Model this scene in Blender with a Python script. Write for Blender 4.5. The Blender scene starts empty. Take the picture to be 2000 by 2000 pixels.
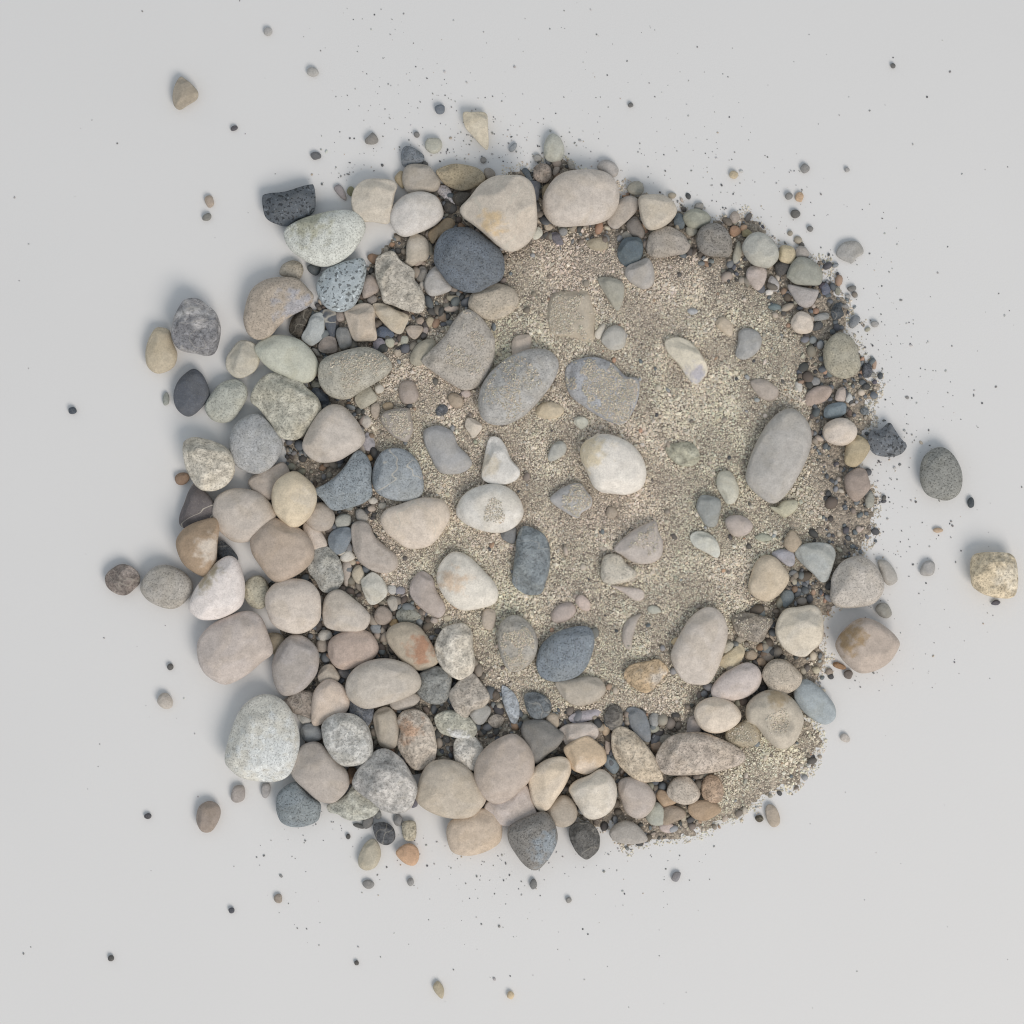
import bpy, math, random
import numpy as np
from mathutils import Vector, noise
from mathutils.bvhtree import BVHTree

sc = bpy.context.scene
# ------------------------------------------------------------------ camera
CAM_H = 2.6
MM = 0.0005                       # one photograph pixel (of 2000) on the table, in metres
cam_d = bpy.data.cameras.new('camera')
cam = bpy.data.objects.new('camera', cam_d)
sc.collection.objects.link(cam)
cam.location = (0, 0, CAM_H)
cam_d.sensor_width = 36
cam_d.lens = 36 * CAM_H / (2000 * MM)
cam_d.clip_start = 0.05
cam_d.clip_end = 60
sc.camera = cam
# ------------------------------------------------------------------ light
world = bpy.data.worlds.new('World')
sc.world = world
world.use_nodes = True
bg = world.node_tree.nodes['Background']
bg.inputs[0].default_value = (0.83, 0.905, 0.985, 1)
bg.inputs[1].default_value = 0.50

def area(name, loc, target, size, power, col):
    d = bpy.data.lights.new(name, 'AREA')
    d.shape = 'RECTANGLE'; d.size = size[0]; d.size_y = size[1]
    d.energy = power; d.color = col
    o = bpy.data.objects.new(name, d); sc.collection.objects.link(o)
    o.location = loc
    o.rotation_euler = (Vector(target) - Vector(loc)).to_track_quat('-Z', 'Y').to_euler()
    return o
area('window_light', (3.1, -5.3, 6.0), (0, 0, 0), (4.3, 4.3), 470.0, (1.0, 0.905, 0.81))
area('added_warm_fill', (-2.2, 1.9, 0.7), (0, 0, 0.02), (1.2, 0.8), 2.2, (1.0, 0.82, 0.6))  # added low warm lamp, tints the upper-left sides of the stones
sc.view_settings.view_transform = 'Standard'
sc.view_settings.look = 'None'
sc.view_settings.gamma = 1
sc.view_settings.use_curve_mapping = False
sc.view_settings.exposure = 0.0
sc.render.engine = 'CYCLES'
sc.cycles.pixel_filter_type = 'BLACKMAN_HARRIS'
sc.cycles.filter_width = 1.15

rnd = random.Random(11)
rng = np.random.default_rng(5)

def lin(c):
    return c / 12.92 if c <= 0.04045 else ((c + 0.055) / 1.055) ** 2.4
def hexlin(h, k=1.0):
    c = [lin(int(h[i:i+2], 16) / 255) * k for i in (0, 2, 4)]
    g = .3 * c[0] + .6 * c[1] + .1 * c[2]
    return tuple(min(0.9, (g + (v - g) * .86) * w) for v, w in zip(c, (1.015, 1.0, .98)))
KALB = 1.37

# ------------------------------------------------------------------ materials
def stone_group():
    g = bpy.data.node_groups.new('stone_surface', 'ShaderNodeTree')
    I = g.interface
    def inp(n, t, d):
        s = I.new_socket(n, in_out='INPUT', socket_type=t); s.default_value = d
    inp('Color', 'NodeSocketColor', (.5, .5, .5, 1)); inp('Color2', 'NodeSocketColor', (.5, .5, .5, 1))
    inp('Centre', 'NodeSocketVector', (0, 0, 0)); inp('Radius', 'NodeSocketFloat', 0.0)
    inp('Seed', 'NodeSocketVector', (0, 0, 0))
    inp('Speck', 'NodeSocketFloat', 0.0); inp('SpeckScale', 'NodeSocketFloat', 900.0)
    inp('Mottle', 'NodeSocketFloat', 0.15); inp('Vein', 'NodeSocketFloat', 0.0)
    inp('Bump', 'NodeSocketFloat', 0.2); inp('Rough', 'NodeSocketFloat', 0.8)
    I.new_socket('BSDF', in_out='OUTPUT', socket_type='NodeSocketShader')
    N, L = g.nodes, g.links
    gi, go = N.new('NodeGroupInput'), N.new('NodeGroupOutput')
    def math_(op, a, b=None, clamp=False):
        n = N.new('ShaderNodeMath'); n.operation = op; n.use_clamp = clamp
        for i, v in enumerate((a, b)):
            if v is None: continue
            if isinstance(v, (int, float)): n.inputs[i].default_value = v
            else: L.new(v, n.inputs[i])
        return n.outputs[0]
    def noi(scale, detail, dist=0.0, vec=None):
        n = N.new('ShaderNodeTexNoise'); n.inputs['Detail'].default_value = detail
        n.inputs['Distortion'].default_value = dist
        if isinstance(scale, (int, float)): n.inputs['Scale'].default_value = scale
        else: L.new(scale, n.inputs['Scale'])
        L.new(vec, n.inputs['Vector'])
        return n.outputs[0]
    def maprange(v, a, b, c, d):
        n = N.new('ShaderNodeMapRange'); n.interpolation_type = 'SMOOTHSTEP'
        L.new(v, n.inputs[0])
        for i, x in enumerate((a, b, c, d)): n.inputs[i + 1].default_value = x
        return n.outputs[0]
    def mix(f, a, b, mode='MIX'):
        n = N.new('ShaderNodeMix'); n.data_type = 'RGBA'; n.blend_type = mode
        for i, v in ((0, f), (6, a), (7, b)):
            if isinstance(v, (int, float)): n.inputs[i].default_value = v
            elif isinstance(v, tuple): n.inputs[i].default_value = v
            else: L.new(v, n.inputs[i])
        return n.outputs[2]
    tc = N.new('ShaderNodeTexCoord')
    va = N.new('ShaderNodeVectorMath'); va.operation = 'ADD'
    L.new(tc.outputs['Object'], va.inputs[0]); L.new(gi.outputs['Seed'], va.inputs[1])
    V = va.outputs[0]
    big, mid, fine = noi(38, 4, .6, V), noi(150, 5, .4, V), noi(700, 3, 0, V)
    # a stain or second colour with its own place on the stone
    ds = N.new('ShaderNodeVectorMath'); ds.operation = 'DISTANCE'
    L.new(tc.outputs['Object'], ds.inputs[0]); L.new(gi.outputs['Centre'], ds.inputs[1])
    wob = math_('MULTIPLY', math_('SUBTRACT', noi(110, 5, .15, V), .5), math_('MULTIPLY', gi.outputs['Radius'], 3.2))
    dd = math_('ADD', ds.outputs['Value'], wob)
    rel = math_('DIVIDE', dd, math_('MAXIMUM', gi.outputs['Radius'], 1e-5))
    patch = maprange(rel, .35, 1.35, 1, 0)
    nop = math_('LESS_THAN', gi.outputs['Radius'], 1e-4)
    gen = math_('MULTIPLY', maprange(big, .45, .62, 0, .75), nop)
    pm = math_('MAXIMUM', math_('MULTIPLY', patch, math_('SUBTRACT', 1, nop)), gen)
    col = mix(pm, gi.outputs['Color'], gi.outputs['Color2'])
    # broad tone, mottling, grain
    f1 = math_('ADD', 1, math_('MULTIPLY', math_('SUBTRACT', big, .5), .30))
    f2 = math_('ADD', 1, math_('MULTIPLY', math_('SUBTRACT', mid, .5), math_('MULTIPLY', gi.outputs['Mottle'], 3.2)))
    f3 = math_('ADD', 1, math_('MULTIPLY', math_('SUBTRACT', fine, .5), .45))
    sp = noi(gi.outputs['SpeckScale'], 1.5, .2, V)
    spk = maprange(sp, .56, .62, 0, 1)
    f4 = math_('SUBTRACT', 1, math_('MULTIPLY', spk, gi.outputs['Speck']))
    sl = maprange(noi(math_('MULTIPLY', gi.outputs['SpeckScale'], .83), 1.5, 0, V), .63, .70, 0, 1)
    f5 = math_('ADD', 1, math_('MULTIPLY', sl, math_('MULTIPLY', gi.outputs['Speck'], .9)))
    f = math_('MULTIPLY', math_('MULTIPLY', f1, f2), math_('MULTIPLY', math_('MULTIPLY', f3, f4), f5))
    cc = N.new('ShaderNodeCombineColor'); [L.new(f, cc.inputs[i]) for i in range(3)]
    col = mix(1.0, col, cc.outputs[0], 'MULTIPLY')
    vn = math_('ABSOLUTE', math_('SUBTRACT', noi(24, 2, .25, V), .5))
    vm = math_('MULTIPLY', maprange(vn, .0, .011, 1, 0), gi.outputs['Vein'])
    col = mix(vm, col, (.62, .58, .5, 1))
    # fine dust grains of tan colour
    dm = math_('MULTIPLY', maprange(noi(1300, 2, 0, V), .62, .68, 0, 1), .30)
    col = mix(dm, col, (.50, .44, .36, 1))
    hb = math_('ADD', math_('MULTIPLY', mid, .5), math_('ADD', math_('MULTIPLY', fine, .35), math_('MULTIPLY', spk, -.2)))
    bp = N.new('ShaderNodeBump'); bp.inputs['Distance'].default_value = .0022
    L.new(hb, bp.inputs['Height']); L.new(gi.outputs['Bump'], bp.inputs['Strength'])
    bs = N.new('ShaderNodeBsdfPrincipled')
    bs.inputs['Specular IOR Level'].default_value = .28
    L.new(col, bs.inputs['Base Color']); L.new(gi.outputs['Rough'], bs.inputs['Roughness'])
    L.new(bp.outputs[0], bs.inputs['Normal'])
    L.new(bs.outputs[0], go.inputs['BSDF'])
    return g
SG = stone_group()

def stone_mat(name, c1, c2, centre, radius, fl, small):
    m = bpy.data.materials.new(name); m.use_nodes = True
    t = m.node_tree; t.nodes.clear()
    g = t.nodes.new('ShaderNodeGroup'); g.node_tree = SG
    o = t.nodes.new('ShaderNodeOutputMaterial'); t.links.new(g.outputs[0], o.inputs[0])
    i = g.inputs
    i['Color'].default_value = (*c1, 1); i['Color2'].default_value = (*c2, 1)
    i['Centre'].default_value = centre; i['Radius'].default_value = radius
    i['Seed'].default_value = (rnd.uniform(-9, 9), rnd.uniform(-9, 9), rnd.uniform(-9, 9))
    i['Speck'].default_value = .62 if 'P' in fl else (.28 if c1[1] > .38 else .42) if 'p' in fl else .2 if 'g' in fl else .07
    i['SpeckScale'].default_value = 330 if 'P' in fl else 620 if 'p' in fl else 480 if 'g' in fl else 560
    i['Mottle'].default_value = .52 if 'g' in fl else .24 if ('p' in fl or 'P' in fl) else .17
    i['Vein'].default_value = .75 if 'v' in fl else .25 if 'g' in fl else .0
    i['Bump'].default_value = 1.0 if 'g' in fl else .5 if ('p' in fl or 'P' in fl) else .3
    i['Rough'].default_value = .62 if 'G' in fl else rnd.uniform(.62, .82)
    return m

def attr_mat(name, k=1.0):
    m = bpy.data.materials.new(name); m.use_nodes = True
    t = m.node_tree; b = t.nodes['Principled BSDF']
    a = t.nodes.new('ShaderNodeAttribute'); a.attribute_name = 'grain_colour'
    n = t.nodes.new('ShaderNodeTexNoise'); n.inputs['Scale'].default_value = 900
    mx = t.nodes.new('ShaderNodeMix'); mx.data_type = 'RGBA'; mx.blend_type = 'MULTIPLY'; mx.inputs[0].default_value = .35
    t.links.new(a.outputs['Color'], mx.inputs[6]); t.links.new(n.outputs['Color'], mx.inputs[7])
    h = t.nodes.new('ShaderNodeHueSaturation'); h.inputs['Value'].default_value = 1.22 * k
    t.links.new(mx.outputs[2], h.inputs['Color']); t.links.new(h.outputs[0], b.inputs['Base Color'])
    b.inputs['Roughness'].default_value = .8; b.inputs['Specular IOR Level'].default_value = .3
    return m

# ------------------------------------------------------------------ tabletop
def px2w(x, y, z=0.0):
    s = MM * (CAM_H - z) / CAM_H
    return (x - 1000) * s, (1000 - y) * s
def table():
    me = bpy.data.meshes.new('tabletop')
    R, T = 3.0, .03
    vs = [(-R, -R, 0), (R, -R, 0), (R, R, 0), (-R, R, 0), (-R, -R, -T), (R, -R, -T), (R, R, -T), (-R, R, -T)]
    fs = [(0, 1, 2, 3), (7, 6, 5, 4), (0, 4, 5, 1), (1, 5, 6, 2), (2, 6, 7, 3), (3, 7, 4, 0)]
    me.from_pydata(vs, [], fs)
    o = bpy.data.objects.new('tabletop', me); sc.collection.objects.link(o)
    o['kind'] = 'structure'; o['label'] = 'smooth matt off-white tabletop under the pile of stones'
    m = bpy.data.materials.new('matt_white'); m.use_nodes = True
    t = m.node_tree; b = t.nodes['Principled BSDF']
    tc = t.nodes.new('ShaderNodeTexCoord')
    n = t.nodes.new('ShaderNodeTexNoise'); n.inputs['Scale'].default_value = 5; n.inputs['Detail'].default_value = 6
    t.links.new(tc.outputs['Object'], n.inputs['Vector'])
    r = t.nodes.new('ShaderNodeMapRange'); r.inputs[3].default_value = .755; r.inputs[4].default_value = .785
    t.links.new(n.outputs[0], r.inputs[0])
    c = t.nodes.new('ShaderNodeCombineColor'); [t.links.new(r.outputs[0], c.inputs[i]) for i in range(3)]
    t.links.new(c.outputs[0], b.inputs['Base Color'])
    n2 = t.nodes.new('ShaderNodeTexNoise'); n2.inputs['Scale'].default_value = 500; n2.inputs['Detail'].default_value = 4
    t.links.new(tc.outputs['Object'], n2.inputs['Vector'])
    bp = t.nodes.new('ShaderNodeBump'); bp.inputs['Strength'].default_value = .08; bp.inputs['Distance'].default_value = .001
    t.links.new(n2.outputs[0], bp.inputs['Height']); t.links.new(bp.outputs[0], b.inputs['Normal'])
    b.inputs['Roughness'].default_value = .85; b.inputs['Specular IOR Level'].default_value = .15
    me.materials.append(m)
table()

# ------------------------------------------------------------------ sand bed height field
BED = [(760,470),(800,372),(900,352),(1030,330),(1100,312),(1140,335),(1210,372),(1290,402),(1345,420),(1400,428),(1450,438),(1500,468),(1570,492),(1612,545),(1650,590),(1662,650),(1690,710),(1700,770),(1690,830),(1672,880),(1692,960),(1700,1010),(1690,1060),(1668,1100),(1640,1175),(1592,1230),(1606,1290),(1598,1335),(1582,1385),(1600,1420),(1605,1450),(1578,1490),(1545,1525),(1490,1562),(1430,1595),(1370,1622),(1300,1642),(1240,1650),(1190,1612),(1080,1590),(960,1555),(860,1540),(760,1478),(680,1490),(605,1462),(580,1380),(590,1300),(545,1245),(520,1200),(530,1150),(575,1040),(560,960),(545,868),(590,820),(590,740),(565,690),(570,620),(620,570),(665,520),(722,512),(742,482)]
FINE = [(1000,478),(1100,462),(1200,482),(1350,512),(1480,560),(1545,640),(1575,760),(1590,900),(1610,1000),(1590,1060),(1500,1180),(1440,1230),(1400,1330),(1330,1385),(1240,1392),(1130,1400),(1010,1390),(930,1320),(890,1250),(800,1170),(745,1120),(725,1000),(745,900),(708,840),(720,740),(770,690),(850,645),(925,605),(980,540)]
FINE2 = [(1470,1400),(1600,1418),(1605,1455),(1578,1490),(1490,1562),(1430,1600),(1375,1610),(1400,1530),(1430,1470)]
def sdist(P, poly):
    """signed distance in pixels, positive inside"""
    P = np.asarray(P, float); q = np.asarray(poly, float)
    best = np.full(len(P), 1e9); ins = np.zeros(len(P), bool)
    for i in range(len(q)):
        a, b = q[i], q[(i + 1) % len(q)]
        ab = b - a; t = np.clip(((P - a) @ ab) / (ab @ ab), 0, 1)
        d = np.hypot(*(P - a - t[:, None] * ab).T); best = np.minimum(best, d)
        c = (a[1] > P[:, 1]) != (b[1] > P[:, 1])
        xi = a[0] + (P[:, 1] - a[1]) / (b[1] - a[1] + 1e-12) * ab[0]
        ins ^= c & (P[:, 0] < xi)
    return np.where(ins, best, -best)
X0, Y0, STEP, NG = 440, 240, 6, 250
gx = X0 + STEP * np.arange(NG); gy = Y0 + STEP * np.arange(NG)
GX, GY = np.meshgrid(gx, gy)
GP = np.stack([GX.ravel(), GY.ravel()], 1)
nz = np.array([noise.fractal(Vector((x * .012, y * .012, 3.3)), 1.0, 2.0, 4) for x, y in GP])
nz2 = np.array([noise.fractal(Vector((x * .006, y * .006, 8.1)), 1.0, 2.0, 3) for x, y in GP])
nz3 = np.array([noise.fractal(Vector((x * .045, y * .045, 5.7)), 1.0, 2.0, 3) for x, y in GP])
dB = sdist(GP, BED) + nz * 20 + nz3 * 16
dF = np.maximum(sdist(GP, FINE), sdist(GP, FINE2)) + nz * 22
mF = 1 / (1 + np.exp(-dF / 14))
HH = np.where(dB > 0, (.0014 + .0075 * mF + .0012 * nz2 + .0006 * nz) * (1 - np.exp(-np.maximum(dB, 0) / 42)), -.0008)
gB, gF, gH = (a.reshape(NG, NG) for a in (dB, mF, HH))
def samp(G, x, y):
    fx = np.clip((np.asarray(x, float) - X0) / STEP, 0, NG - 1.001); fy = np.clip((np.asarray(y, float) - Y0) / STEP, 0, NG - 1.001)
    ix, iy = fx.astype(int), fy.astype(int); u, v = fx - ix, fy - iy
    return (G[iy, ix] * (1 - u) * (1 - v) + G[iy, ix + 1] * u * (1 - v) + G[iy + 1, ix] * (1 - u) * v + G[iy + 1, ix + 1] * u * v)

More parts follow.
